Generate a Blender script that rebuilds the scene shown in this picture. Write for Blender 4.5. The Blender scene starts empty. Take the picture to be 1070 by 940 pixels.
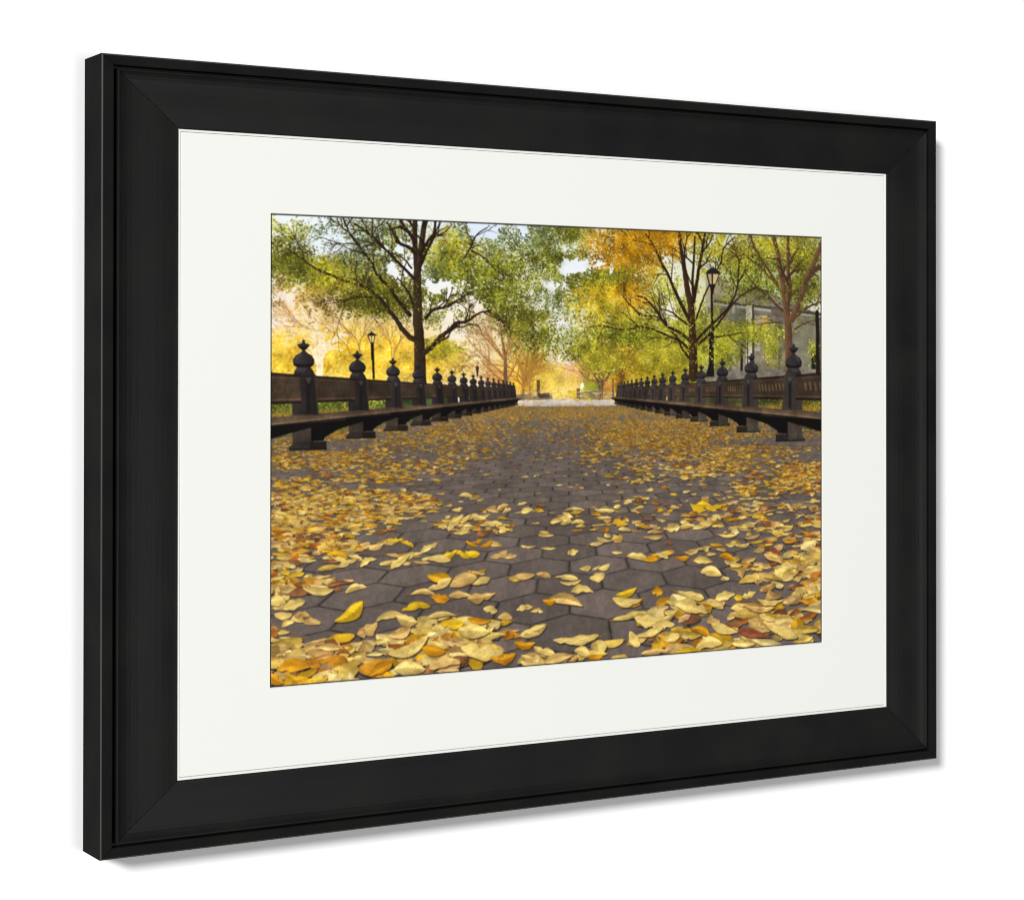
import bpy, math
import numpy as np
from mathutils import Matrix, Vector

# =====================================================================
# camera, world, lamps, exposure
# =====================================================================
scene = bpy.context.scene
col = scene.collection
S = 0.90                                   # width of the frame in metres

def place(x, y, z):                        # frame units (right, down, into the wall) -> world metres
    return Vector((x*S, z*S, -y*S))

cam_data = bpy.data.cameras.new("camera")
cam = bpy.data.objects.new("camera", cam_data)
col.objects.link(cam)
_yaw, _pitch, _roll = (0.53921, -0.00783, 0.00074)
_t = Vector((0.04286, 0.09185, 2.17137))
cy, sy = math.cos(_yaw), math.sin(_yaw)
cp, sp = math.cos(_pitch), math.sin(_pitch)
cr, sr = math.cos(_roll), math.sin(_roll)
R = (Matrix(((cr, -sr, 0), (sr, cr, 0), (0, 0, 1))) @ Matrix(((1, 0, 0), (0, cp, -sp), (0, sp, cp)))
     @ Matrix(((cy, 0, -sy), (0, 1, 0), (sy, 0, cy))))
eye = -(R.transposed() @ _t)
def axis(v): return Vector((v[0], v[2], -v[1]))
right, up, back = axis(R[0]), -axis(R[1]), -axis(R[2])
M = Matrix((right, up, back)).transposed().to_4x4()
M.translation = place(*eye)
cam.matrix_world = M
cam_data.sensor_width = 36.0
cam_data.lens = 36.0*2.06147
cam_data.shift_x, cam_data.shift_y = (-0.01412, -0.09023)
cam_data.clip_end = 200.0
scene.camera = cam

world = bpy.data.worlds.new("World")
scene.world = world
world.use_nodes = True
world.node_tree.nodes["Background"].inputs[0].default_value = (1.0, 1.0, 1.0, 1)
world.node_tree.nodes["Background"].inputs[1].default_value = 0.18

def area(name, loc, aim, size, energy):
    d = bpy.data.lights.new(name, 'AREA'); d.shape = 'DISK'; d.size = size; d.energy = energy
    o = bpy.data.objects.new(name, d); col.objects.link(o)
    o.location = loc
    o.rotation_euler = (Vector(aim)-Vector(loc)).to_track_quat('-Z', 'Y').to_euler()
    return o
# lamps: key from upper left, broad front fill added for a left-edge shadow
area("key_lamp", (-11.6, -10.9, 5.0), (0, 0, 0), 2.6, 2980)
area("fill_lamp", (1.7, -9.0, -1.0), (0, 0, 0), 3.0, 212)

scene.view_settings.view_transform = 'Standard'
scene.view_settings.look = 'None'
scene.view_settings.exposure = 0.06
scene.view_settings.gamma = 1.0
scene.view_settings.use_curve_mapping = False
scene.cycles.filter_width = 1.15

# =====================================================================
# helpers
# =====================================================================
def mat(name, color, rough=.6, spec=.3):
    m = bpy.data.materials.new(name); m.use_nodes = True
    b = m.node_tree.nodes["Principled BSDF"]
    b.inputs["Base Color"].default_value = (*color, 1)
    b.inputs["Roughness"].default_value = rough
    b.inputs["Specular IOR Level"].default_value = spec
    return m, m.node_tree, b

def mesh(name, verts, faces, m, parent=None):
    me = bpy.data.meshes.new(name)
    me.from_pydata([tuple(v) for v in verts], [], faces)
    me.update()
    o = bpy.data.objects.new(name, me)
    col.objects.link(o)
    me.materials.append(m)
    if parent is not None: o.parent = parent
    return o

# =====================================================================
# materials
# =====================================================================
# white painted wall
wall_m, nt, b = mat("white_wall_paint", (.94, .94, .94), .9, .1)
n = nt.nodes.new("ShaderNodeTexNoise"); n.inputs["Scale"].default_value = 260; n.inputs["Detail"].default_value = 3
bp = nt.nodes.new("ShaderNodeBump"); bp.inputs["Strength"].default_value = .02; bp.inputs["Distance"].default_value = .001
nt.links.new(n.outputs["Fac"], bp.inputs["Height"]); nt.links.new(bp.outputs["Normal"], b.inputs["Normal"])

# black stained wood, hand-rubbed: faint grain and mottling
def black_wood(name, grain_axis):
    m, nt, b = mat(name, (.008, .008, .0075), .46, .12)
    tc = nt.nodes.new("ShaderNodeTexCoord")
    mp = nt.nodes.new("ShaderNodeMapping")
    mp.inputs["Scale"].default_value = (1.2, 30, 30) if grain_axis == 0 else (30, 30, 1.2)
    nt.links.new(tc.outputs["Object"], mp.inputs["Vector"])
    g = nt.nodes.new("ShaderNodeTexNoise"); g.inputs["Scale"].default_value = 14; g.inputs["Detail"].default_value = 6; g.inputs["Roughness"].default_value = .65
    nt.links.new(mp.outputs["Vector"], g.inputs["Vector"])
    k = nt.nodes.new("ShaderNodeTexNoise"); k.inputs["Scale"].default_value = 16; k.inputs["Detail"].default_value = 5
    nt.links.new(tc.outputs["Object"], k.inputs["Vector"])
    r = nt.nodes.new("ShaderNodeValToRGB")
    r.color_ramp.elements[0].position = .34; r.color_ramp.elements[0].color = (.0055, .0055, .0060, 1)
    r.color_ramp.elements[1].position = .68; r.color_ramp.elements[1].color = (.0092, .0090, .0080, 1)
    nt.links.new(k.outputs["Fac"], r.inputs["Fac"])
    nt.links.new(r.outputs["Color"], b.inputs["Base Color"])
    rr = nt.nodes.new("ShaderNodeMapRange"); rr.inputs["To Min"].default_value = .38; rr.inputs["To Max"].default_value = .52
    nt.links.new(k.outputs["Fac"], rr.inputs["Value"]); nt.links.new(rr.outputs["Result"], b.inputs["Roughness"])
    bp = nt.nodes.new("ShaderNodeBump"); bp.inputs["Strength"].default_value = .25; bp.inputs["Distance"].default_value = .0006
    nt.links.new(g.outputs["Fac"], bp.inputs["Height"]); nt.links.new(bp.outputs["Normal"], b.inputs["Normal"])
    return m
edge_m, _nt, _b = mat("catchlight_black_edge", (.045, .045, .042), .5, .2)  # lighter than the wood so the rim's edge highlight is in the colour
wood_h = black_wood("black_wood_level", 0)
wood_v = black_wood("black_wood_upright", 2)
rim_h = black_wood("matt_black_rim_level", 0)
rim_v = black_wood("matt_black_rim_upright", 2)
for m_ in (rim_h, rim_v):                   # the rim has a duller, drier finish than the scooped face
    b_ = m_.node_tree.nodes["Principled BSDF"]
    b_.inputs["Specular IOR Level"].default_value = .02
    for l_ in list(b_.inputs["Roughness"].links): m_.node_tree.links.remove(l_)
    b_.inputs["Roughness"].default_value = .9
    r_ = [n_ for n_ in m_.node_tree.nodes if n_.type == 'VALTORGB'][0]
    r_.color_ramp.elements[0].color = (.0075, .0075, .0080, 1)
    r_.color_ramp.elements[1].color = (.0120, .0117, .0104, 1)

# mat board: ivory paper with a slight tooth
def paper(name, c):
    m, nt, b = mat(name, c, .85, .15)
    tc = nt.nodes.new("ShaderNodeTexCoord")
    n = nt.nodes.new("ShaderNodeTexNoise"); n.inputs["Scale"].default_value = 900; n.inputs["Detail"].default_value = 4
    nt.links.new(tc.outputs["Object"], n.inputs["Vector"])
    bp = nt.nodes.new("ShaderNodeBump"); bp.inputs["Strength"].default_value = .06; bp.inputs["Distance"].default_value = .0003
    nt.links.new(n.outputs["Fac"], bp.inputs["Height"]); nt.links.new(bp.outputs["Normal"], b.inputs["Normal"])
    return m
mat_m = paper("ivory_mat_board", (.762, .770, .728))
fillet_m = paper("white_fillet_board", (.775, .782, .745))

# =====================================================================
# the wall the picture hangs on
# =====================================================================
D = 0.04580                                 # frame depth
wz = D+.0006
wall = mesh("wall", [place(-12, -8, wz), place(12, -8, wz), place(12, 8, wz), place(-12, 8, wz)], [(3, 2, 1, 0)], wall_m)
wall["kind"] = "structure"
wall["label"] = "plain white wall behind the black picture frame"
wall["category"] = "wall"

# =====================================================================
# framed picture > rail (> outer_rim), fillet, mat, print
# =====================================================================
H_ = 0.73235
L, RX = -.5, .5
T, B = -H_/2, H_/2
sL, sR, sT, sB = (-0.42281, 0.43155, -0.30251, 0.30235)                     # the frame's sight edge
pL, pR, pT, pB = (-0.32838, 0.33988, -0.22746, 0.22351)                     # the mat's window = the visible print

root = bpy.data.objects.new("framed_picture", None)
col.objects.link(root)
root["label"] = "black wooden frame with a wide ivory mat around an autumn park print"
root["category"] = "framed picture"

corners_o = [(L, T), (RX, T), (RX, B), (L, B)]
corners_s = [(sL, sT), (sR, sT), (sR, sB), (sL, sB)]
# profiles: (share of the way from outer edge to sight edge, depth)
W0 = sL-L
rim_prof = [(.0, D), (.0, .0011), (.0003/W0, .0005), (.0010/W0, .0001), (.0016/W0, .0), (.0108/W0, .0), (.0116/W0, .0003), (.0121/W0, .0010), (.0121/W0, .0090), (.0121/W0, D)]
scoop_prof = [(.0124/W0, D), (.0124/W0, .0085), (.0156/W0, .0085), (.0157/W0, .0012), (.0161/W0, .0006), (.0172/W0, .0006), (.0190/W0, .0016), (.0215/W0, .0026), (.0260/W0, .0037), (.0310/W0, .0043), (.0380/W0, .0047), (.0460/W0, .0049), (.0540/W0, .0051), (.0610/W0, .0055), (.0670/W0, .0061), (.0720/W0, .0067), (.0750/W0, .0070), (.988, 0.00722-.0002), (1., 0.00722+.0004), (1., .0125), (.80, .0125), (.80, D)]

def sweep(name, side, prof, m, parent, edge=None):
    a, bq = side, (side+1) % 4
    oa, ob, sa, sb = (Vector(corners_o[a]), Vector(corners_o[bq]), Vector(corners_s[a]), Vector(corners_s[bq]))
    run = (ob-oa).normalized()
    gap = .00030                            # the open mitre joint
    nseg = 24
    vs = []
    for i in range(nseg+1):
        f = i/nseg
        for t, z in prof:
            p0 = oa.lerp(sa, t)+run*gap
            p1 = ob.lerp(sb, t)-run*gap
            p = p0.lerp(p1, f)
            vs.append(place(p.x, p.y, z))
    k = len(prof)
    fs = []
    for i in range(nseg):
        for j in range(k):
            j2 = (j+1) % k
            fs.append((i*k+j, i*k+j2, (i+1)*k+j2, (i+1)*k+j))
    fs.append(tuple(range(k))[::-1]); fs.append(tuple(nseg*k+j for j in range(k)))
    o = mesh(name, vs, fs, m, parent)
    if edge is not None:                    # the arris in a lighter black, a painted catch-light along the rim
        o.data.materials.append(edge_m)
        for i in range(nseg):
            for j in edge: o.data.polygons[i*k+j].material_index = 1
    bpy_bm(o)
    return o

def bpy_bm(o):
    import bmesh
    bm = bmesh.new(); bm.from_mesh(o.data)
    bmesh.ops.recalc_face_normals(bm, faces=bm.faces)
    bm.to_mesh(o.data); bm.free()

for side in range(4):
    m = wood_h if side % 2 == 0 else wood_v
    rail = sweep("rail", side, scoop_prof, m, root)
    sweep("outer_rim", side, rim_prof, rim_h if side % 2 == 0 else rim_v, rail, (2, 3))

def ring(name, outer, inner, z_front, z_back, m, bevel_in=0.0, round_out=0.0):
    """a flat board with a window, its window edge cut at a bevel"""
    oL, oR, oT, oB = outer; iL, iR, iT, iB = inner
    def rc(l, r, t, bt, z): return [place(l, t, z), place(r, t, z), place(r, bt, z), place(l, bt, z)]
    q = round_out
    rings = [rc(oL, oR, oT, oB, z_back), rc(oL, oR, oT, oB, z_front+q), rc(oL+q, oR-q, oT+q, oB-q, z_front),
             rc(iL-bevel_in, iR+bevel_in, iT-bevel_in, iB+bevel_in, z_front), rc(iL, iR, iT, iB, z_back)]
    vs = sum(rings, []); fs = []
    for i in range(5):
        for j in range(4):
            j2 = (j+1) % 4; n2 = (i+1) % 5
            fs.append((i*4+j, i*4+j2, n2*4+j2, n2*4+j))
    o = mesh(name, vs, fs, m, root)
    bpy_bm(o)
    return o
mz = 0.00722+.0014
fw = .0026
ring("fillet", (sL-.002, sR+.002, sT-.002, sB+.002), (sL+fw, sR-fw, sT+fw, sB-fw), mz-.0003, mz+.0030, fillet_m, .0005)
gp = .00004
ring("mat", (sL+fw+gp, sR-fw-gp, sT+fw+gp, sB-fw-gp), (pL, pR, pT, pB), mz, mz+.0016, mat_m, .0006, .0005)
# the board that closes the groove between fillet and mat


# =====================================================================
# the print: a flat colour photograph of an autumn mall, drawn as ink on paper.
# All coordinates below are artwork units on the sheet (1500 x 1012, from its top left corner).
# =====================================================================

BARE = [
    (714, 580, 253, 93, 0.40),
    (662, 495, 157, 35, 0.35),
    (766, 807, 201, 67, 0.90),
    (461, 761, 150, 47, 0.75),
    (1009, 796, 197, 50, 0.80),
    (740, 718, 159, 31, 0.50),
    (437, 845, 149, 26, 0.80),
    (793, 942, 134, 49, 0.70),
    (60, 556, 91, 10, 0.90),
    (139, 499, 116, 12, 0.70),
    (339, 592, 171, 13, 0.75),
    (585, 581, 154, 26, 0.45),
    (1322, 509, 149, 12, 0.80),
    (1456, 550, 91, 12, 0.85),
    (268, 805, 120, 21, 0.60),
    (175, 831, 70, 29, 0.55),
    (701, 893, 158, 55, 0.75),
    (1149, 860, 144, 28, 0.40),
    (873, 857, 136, 56, 0.55),
    (511, 860, 101, 26, 0.50),
    (106, 890, 69, 14, 0.70)]

BUILD = [
    (1150, 125),
    (1291, 129),
    (1507, 196),
    (1507, 400),
    (1142, 398)]

BUILDBITS = [
    ([(1168, 162), (1499, 189), (1499, 196), (1168, 169)], (70, 64, 56)),
    ([(1168, 169), (1499, 196), (1499, 201), (1168, 175)], (168, 164, 158)),
    ([(1222, 174), (1232, 173), (1233, 330), (1222, 330)], (160, 152, 138)),
    ([(1184, 183), (1195, 183), (1195, 330), (1184, 330)], (60, 54, 46)),
    ([(1342, 216), (1350, 215), (1351, 330), (1342, 330)], (172, 164, 150)),
    ([(1364, 215), (1370, 215), (1371, 330), (1364, 330)], (96, 90, 82)),
    ([(1436, 214), (1442, 214), (1442, 330), (1437, 330)], (160, 160, 150)),
    ([(1265, 173), (1284, 173), (1284, 330), (1265, 330)], (192, 186, 172)),
    ([(1284, 173), (1289, 172), (1290, 330), (1284, 330)], (54, 48, 42)),
    ([(1268, 208), (1271, 208), (1272, 330), (1268, 330)], (62, 56, 50)),
    ([(1292, 199), (1309, 198), (1309, 286), (1292, 286)], (176, 168, 152)),
    ([(1309, 198), (1331, 198), (1331, 233), (1309, 234)], (206, 170, 130)),
    ([(1309, 234), (1353, 233), (1353, 330), (1309, 330)], (140, 128, 110)),
    ([(1144, 102), (1160, 101), (1152, 331), (1139, 331)], (172, 164, 150)),
    ([(1173, 97), (1265, 160), (1254, 173), (1168, 144)], (150, 140, 120)),
    ([(1419, 197), (1482, 196), (1482, 330), (1420, 330)], (128, 124, 106)),
    ([(1468, 281), (1482, 281), (1482, 330), (1468, 330)], (26, 26, 24)),
    ([(1342, 180), (1397, 179), (1392, 206), (1342, 198)], (104, 92, 78)),
    ([(1249, 269), (1257, 269), (1255, 335), (1248, 335)], (30, 28, 28)),
    ([(1168, 201), (1265, 190), (1265, 269), (1168, 270)], (112, 112, 96))]

CANOPY = [
    (150, 50, 164, 62, 360, 'BG', 3.20, 0.47),
    (362, 64, 172, 85, 560, 'YG', 3.40, 0.46),
    (584, 79, 154, 98, 700, 'YG', 3.40, 0.45),
    (738, 97, 106, 111, 700, 'G', 3.40, 0.46),
    (687, 209, 105, 66, 500, 'G', 3.40, 0.44),
    (59, 156, 114, 51, 300, 'TAN', 3.20, 0.42),
    (173, 164, 141, 46, 600, 'DG', 3.40, 0.40),
    (290, 172, 96, 42, 400, 'G', 3.40, 0.42),
    (127, 155, 93, 29, 300, 'YG', 3.40, 0.42),
    (1007, 135, 169, 114, 700, 'YG', 3.60, 0.42),
    (1291, 47, 209, 70, 700, 'DG', 4, 0.42),
    (764, 30, 106, 56, 400, 'YG', 3.20, 0.44),
    (460, 223, 150, 34, 300, 'DG', 3.20, 0.44),
    (415, 181, 74, 64, 420, 'G', 3.40, 0.40),
    (338, 150, 58, 51, 300, 'G', 3.60, 0.42),
    (36, 34, 68, 37, 260, 'LG', 4, 0.50),
    (32, 91, 81, 37, 520, 'DG', 4.50, 0.40),
    (104, 124, 104, 37, 620, 'G', 4.50, 0.42),
    (184, 133, 106, 46, 640, 'YG', 4.50, 0.45),
    (262, 152, 95, 51, 620, 'DG', 4.50, 0.44),
    (138, 30, 65, 29, 160, 'BG', 3.60, 0.52),
    (266, 36, 108, 46, 520, 'BG', 3.80, 0.49),
    (231, 100, 80, 42, 420, 'BG', 4, 0.46),
    (302, 77, 62, 51, 380, 'G', 4, 0.47),
    (93, 187, 115, 45, 380, 'TAN', 3.80, 0.48),
    (243, 198, 119, 29, 340, 'DG', 4, 0.46),
    (338, 188, 60, 38, 260, 'DG', 4, 0.46),
    (447, 72, 64, 52, 560, 'YG', 4.60, 0.38),
    (405, 117, 59, 51, 380, 'BG', 4, 0.44),
    (508, 17, 80, 39, 380, 'BG', 4, 0.46),
    (496, 121, 113, 61, 800, 'G', 4.60, 0.42),
    (572, 167, 97, 48, 620, 'G', 4.40, 0.44),
    (635, 100, 93, 70, 760, 'G', 4.20, 0.44),
    (410, 170, 64, 34, 300, 'G', 4.40, 0.42),
    (622, 210, 88, 35, 420, 'DG', 4, 0.43),
    (666, 253, 78, 44, 420, 'G', 4.20, 0.42),
    (416, 281, 49, 30, 260, 'YG', 4.40, 0.40),
    (597, 35, 77, 48, 380, 'BG', 4, 0.46),
    (712, 20, 89, 40, 420, 'BG', 4, 0.46),
    (759, 7.49, 58, 27, 360, 'G', 4.20, 0.38),
    (738, 79, 90, 40, 520, 'G', 4, 0.45),
    (804, 118, 86, 31, 560, 'G', 4.20, 0.38),
    (725, 168, 74, 31, 380, 'BG', 4, 0.46),
    (778, 167, 74, 31, 260, 'G', 4, 0.44),
    (911, 52, 115, 72, 1300, 'OR', 5, 0.31),
    (1007, 26, 89, 50, 600, 'OR', 5, 0.37),
    (871, 120, 70, 40, 560, 'G', 4.40, 0.40),
    (850, 173, 81, 49, 620, 'YE', 4.60, 0.40),
    (885, 217, 109, 41, 620, 'YG', 4.60, 0.38),
    (925, 250, 110, 27, 560, 'G', 4.40, 0.38),
    (797, 285, 59, 40, 320, 'G', 4.20, 0.42),
    (845, 307, 97, 45, 520, 'YG', 4.40, 0.42),
    (1035, 295, 101, 55, 620, 'YG', 4.80, 0.38),
    (1035, 146, 78, 59, 420, 'LG', 4.20, 0.46),
    (936, 151, 55, 41, 240, 'OR', 4.40, 0.44),
    (1035, 238, 95, 41, 520, 'LG', 4.40, 0.40),
    (1219, 42, 123, 56, 620, 'YG', 4.60, 0.44),
    (1291, 101, 112, 66, 760, 'G', 4.60, 0.40),
    (1262, 242, 124, 30, 620, 'LG', 4.80, 0.36),
    (1182, 289, 69, 42, 420, 'LG', 4.80, 0.36),
    (1345, 284, 30, 38, 120, 'LG', 4.60, 0.38),
    (1446, 90, 67, 95, 720, 'DG', 4.60, 0.42),
    (1394, 20, 96, 43, 420, 'YG', 4.40, 0.44),
    (1048, 3.96, 124, 21, 420, 'OR', 4.60, 0.38),
    (1233, -9.55, 117, 21, 260, 'YG', 4.40, 0.46),
    (1133, 52, 57, 69, 260, 'YG', 4.20, 0.46),
    (1147, 202, 63, 55, 220, 'LG', 4.20, 0.46),
    (1476, 280, 24, 33, 50, 'LG', 4.20, 0.40),
    (1410, 138, 78, 28, 160, 'G', 4.40, 0.44)]

DENS = [
    (726, 432, 945, 20, 0.80),
    (739, 469, 324, 29, 0.40),
    (662, 512, 237, 26, 0.30),
    (363, 480, 299, 38, 0.75),
    (1036, 489, 315, 55, 0.90),
    (872, 516, 248, 45, 0.75),
    (105, 528, 210, 46, 0.95),
    (315, 557, 170, 32, 0.85),
    (510, 514, 152, 26, 0.50),
    (15, 506, 136, 25, 0.90),
    (38, 639, 178, 86, 1.10),
    (233, 635, 172, 55, 1.10),
    (106, 714, 115, 46, 0.80),
    (339, 643, 85, 30, 0.80),
    (1263, 527, 238, 42, 0.55),
    (1148, 544, 173, 51, 0.85),
    (1441, 590, 122, 52, 1.00),
    (1322, 611, 134, 38, 0.70),
    (1381, 494, 151, 19, 0.70),
    (1036, 569, 198, 46, 0.50),
    (872, 588, 164, 36, 0.40),
    (727, 584, 323, 35, 0.22),
    (872, 678, 333, 58, 0.25),
    (1148, 675, 262, 55, 0.42),
    (611, 647, 181, 44, 0.24),
    (510, 683, 101, 22, 0.60),
    (1381, 707, 182, 71, 0.50),
    (1456, 816, 122, 52, 0.85),
    (1293, 832, 118, 47, 0.35),
    (1036, 786, 169, 32, 0.25),
    (106, 793, 92, 29, 0.85),
    (20, 782, 40, 70, 0.90),
    (376, 750, 98, 19, 0.65),
    (523, 735, 50, 17, 0.70),
    (461, 681, 64, 15, 0.80),
    (456, 803, 69, 21, 0.85),
    (1163, 768, 57, 19, 0.50),
    (662, 802, 130, 22, 0.40),
    (766, 816, 58, 20, 0.80),
    (819, 721, 162, 22, 0.20),
    (340, 978, 272, 53, 0.85),
    (107, 962, 162, 52, 0.90),
    (39, 896, 68, 33, 0.60),
    (462, 933, 150, 47, 0.90),
    (663, 1000, 130, 26, 0.35),
    (873, 992, 164, 36, 0.25),
    (1037, 912, 118, 41, 0.55),
    (1206, 933, 175, 46, 0.50),
    (1411, 933, 152, 62, 0.65),
    (1009, 967, 112, 32, 0.60),
    (1322, 862, 149, 28, 0.40),
    (1206, 1002, 235, 23, 0.60),
    (1471, 870, 79, 43, 0.85)]

ENDF = [
    (797, 341, 91, 29, 420, 'PK', 4.50, 0.20),
    (700, 359, 52, 18, 120, 'PK', 4.50, 0.30),
    (739, 367, 63, 22, 220, 'GOLD', 4.50, 0.25),
    (813, 368, 27, 18, 120, 'YG', 4.50, 0.20),
    (765, 385, 58, 13, 160, 'GOLD', 4, 0.20),
    (871, 359, 38, 27, 160, 'OR', 4.50, 0.30),
    (898, 318, 65, 32, 260, 'OR', 4.50, 0.35),
    (700, 345, 52, 26, 200, 'YE', 4.50, 0.30),
    (623, 358, 56, 22, 160, 'GOLD', 4, 0.30),
    (839, 381, 21, 13, 60, 'G', 4, 0.20)]

ENDGLOW = [
    (739, 301, 58, 22, (255, 252, 246), 1.00),
    (734, 352, 79, 31, (255, 226, 140), 0.45),
    (765, 381, 53, 13, (255, 232, 170), 0.50)]

FARBITS = [
    ([(606, 390), (707, 387), (710, 402), (606, 403)], (104, 92, 80), 0.75),
    ([(670, 390), (700, 384), (703, 400), (670, 402)], (70, 62, 60), 0.80),
    ([(666, 356), (675, 356), (676, 396), (668, 396)], (66, 52, 36), 0.80),
    ([(792, 370), (810, 360), (831, 361), (836, 385), (796, 386)], (130, 146, 54), 0.50),
    ([(782, 383), (838, 382), (841, 403), (782, 402)], (96, 96, 76), 0.60),
    ([(838, 353), (880, 351), (880, 403), (838, 403)], (150, 112, 84), 0.45),
    ([(852, 359), (871, 359), (871, 391), (852, 391)], (206, 146, 74), 0.50),
    ([(845, 353), (848, 353), (848, 403), (845, 403)], (90, 70, 58), 0.60),
    ([(874, 353), (879, 353), (879, 403), (874, 403)], (90, 70, 58), 0.60),
    ([(775, 376), (784, 376), (784, 399), (775, 399)], (90, 64, 40), 0.80),
    ([(751, 379), (772, 382), (772, 399), (751, 399)], (240, 206, 40), 0.70),
    ([(710, 399), (775, 399), (779, 407), (707, 406)], (206, 176, 150), 0.80),
    ([(782, 370), (792, 361), (796, 370), (789, 379)], (245, 245, 225), 0.80),
    ([(579, 304), (587, 304), (588, 367), (579, 367)], (110, 90, 74), 0.60)]

FARF = [
    (37, 311, 102, 58, 500, 'GOLD', 6, 0.30),
    (197, 295, 154, 63, 900, 'GOLD', 6, 0.30),
    (314, 320, 121, 59, 600, 'GOLD', 6, 0.30),
    (59, 197, 91, 82, 260, 'PK', 4, 0.46),
    (70, 208, 91, 74, 420, 'GOLD', 3.60, 0.46),
    (138, 175, 140, 73, 350, 'TAN', 3.50, 0.45),
    (435, 309, 99, 54, 400, 'YE', 5, 0.42),
    (559, 243, 140, 87, 500, 'TAN', 3, 0.47),
    (648, 345, 78, 48, 450, 'YE', 5, 0.35),
    (585, 358, 64, 35, 200, 'PK', 5, 0.40),
    (805, 347, 94, 36, 500, 'PK', 5, 0.35),
    (700, 319, 57, 26, 250, 'YE', 5, 0.40),
    (871, 307, 95, 67, 700, 'OR', 5, 0.42),
    (912, 250, 110, 56, 400, 'YE', 5, 0.42),
    (1008, 318, 126, 73, 1100, 'LG', 5.50, 0.32),
    (1008, 341, 112, 50, 500, 'YE', 5, 0.45),
    (778, 390, 53, 18, 150, 'YE', 4, 0.40),
    (813, 368, 24, 16, 260, 'G', 4.50, 0.20),
    (1091, 352, 71, 34, 250, 'G', 5, 0.35),
    (1119, 248, 114, 92, 500, 'LG', 5, 0.40)]

FARLIMBS = [
    ([(115, 366), (118, 312), (123, 281), (123, 264)], 16, 13, (252, 230, 190), 1.00),
    ([(120, 267), (101, 254), (93, 246), (103, 227), (107, 196), (97, 173)], 9, 3, (240, 214, 168), 0.95),
    ([(123, 264), (140, 246), (144, 219), (148, 191), (157, 172)], 8, 3, (236, 206, 160), 0.90),
    ([(93, 246), (67, 235), (42, 228)], 3, 2, (170, 126, 92), 0.60),
    ([(213, 312), (211, 280), (196, 257), (161, 230)], 4, 2, (150, 112, 76), 0.60),
    ([(211, 280), (222, 257), (248, 225)], 3, 1.60, (150, 112, 76), 0.55),
    ([(196, 308), (174, 273), (140, 250)], 3, 1.60, (150, 112, 76), 0.50),
    ([(293, 311), (288, 272), (275, 240)], 3, 1.60, (150, 112, 76), 0.50),
    ([(297, 311), (301, 287), (333, 248)], 3, 1.60, (150, 112, 76), 0.50),
    ([(583, 365), (583, 333), (582, 300), (575, 267), (570, 243)], 11, 3, (120, 92, 62), 0.85),
    ([(582, 312), (556, 284), (528, 260), (504, 244)], 6, 2, (150, 112, 70), 0.80),
    ([(580, 345), (547, 320), (509, 288), (477, 256)], 5, 2, (160, 120, 76), 0.75),
    ([(583, 304), (598, 267), (612, 243)], 5, 2, (150, 112, 70), 0.80),
    ([(580, 361), (551, 341), (518, 312)], 4, 2, (150, 104, 62), 0.70),
    ([(589, 353), (603, 333), (622, 296), (636, 263)], 5, 2, (150, 112, 70), 0.75),
    ([(579, 306), (575, 277), (570, 245), (565, 221)], 5, 2, (150, 112, 70), 0.70),
    ([(579, 306), (551, 269), (528, 245)], 4, 2, (160, 120, 76), 0.70),
    ([(589, 306), (603, 269), (622, 244)], 4, 2, (160, 120, 76), 0.70),
    ([(630, 400), (631, 365), (634, 353)], 8, 7, (170, 126, 62), 0.90),
    ([(634, 357), (651, 332), (680, 304), (699, 283)], 6, 2.50, (150, 112, 50), 0.85),
    ([(632, 361), (613, 341), (589, 324)], 4, 2, (150, 112, 60), 0.80),
    ([(636, 349), (641, 316), (646, 291)], 5, 2, (160, 120, 60), 0.80),
    ([(649, 400), (649, 361), (656, 337)], 7, 3, (170, 130, 70), 0.85),
    ([(899, 366), (899, 353), (887, 324), (867, 290), (846, 269)], 9, 3, (112, 80, 44), 0.90),
    ([(901, 361), (909, 336), (927, 302), (947, 273)], 8, 3, (112, 80, 44), 0.90),
    ([(899, 353), (892, 311), (877, 277)], 6, 3, (104, 74, 42), 0.85),
    ([(902, 349), (904, 315), (909, 281)], 5, 2, (112, 80, 44), 0.85),
    ([(892, 349), (867, 324), (852, 311)], 4, 2, (130, 94, 50), 0.80),
    ([(839, 399), (841, 361), (842, 349)], 10, 8, (96, 80, 66), 0.80),
    ([(832, 361), (802, 353), (782, 332)], 4, 2, (140, 100, 60), 0.70)]

LAMPFRONT = [
    ([(1166, 79), (1169, 86), (1178, 89), (1188, 97), (1144, 98), (1153, 89), (1163, 86)], (40, 36, 38)),
    ([(1145, 98), (1187, 97), (1173, 128), (1154, 128)], (48, 42, 38)),
    ([(1150, 101), (1161, 100), (1162, 124), (1157, 125)], (176, 156, 120)),
    ([(1166, 100), (1183, 100), (1172, 124), (1166, 124)], (196, 174, 132)),
    ([(1153, 127), (1174, 127), (1169, 136), (1167, 149), (1160, 149), (1159, 136)], (34, 30, 30)),
    ([(242, 247), (243, 251), (254, 257), (231, 257), (240, 251)], (34, 30, 30)),
    ([(232, 257), (252, 257), (247, 275), (238, 275)], (60, 50, 40)),
    ([(235, 259), (241, 259), (242, 273), (239, 273)], (222, 190, 120)),
    ([(243, 259), (249, 259), (246, 273), (243, 273)], (236, 206, 140))]

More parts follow.
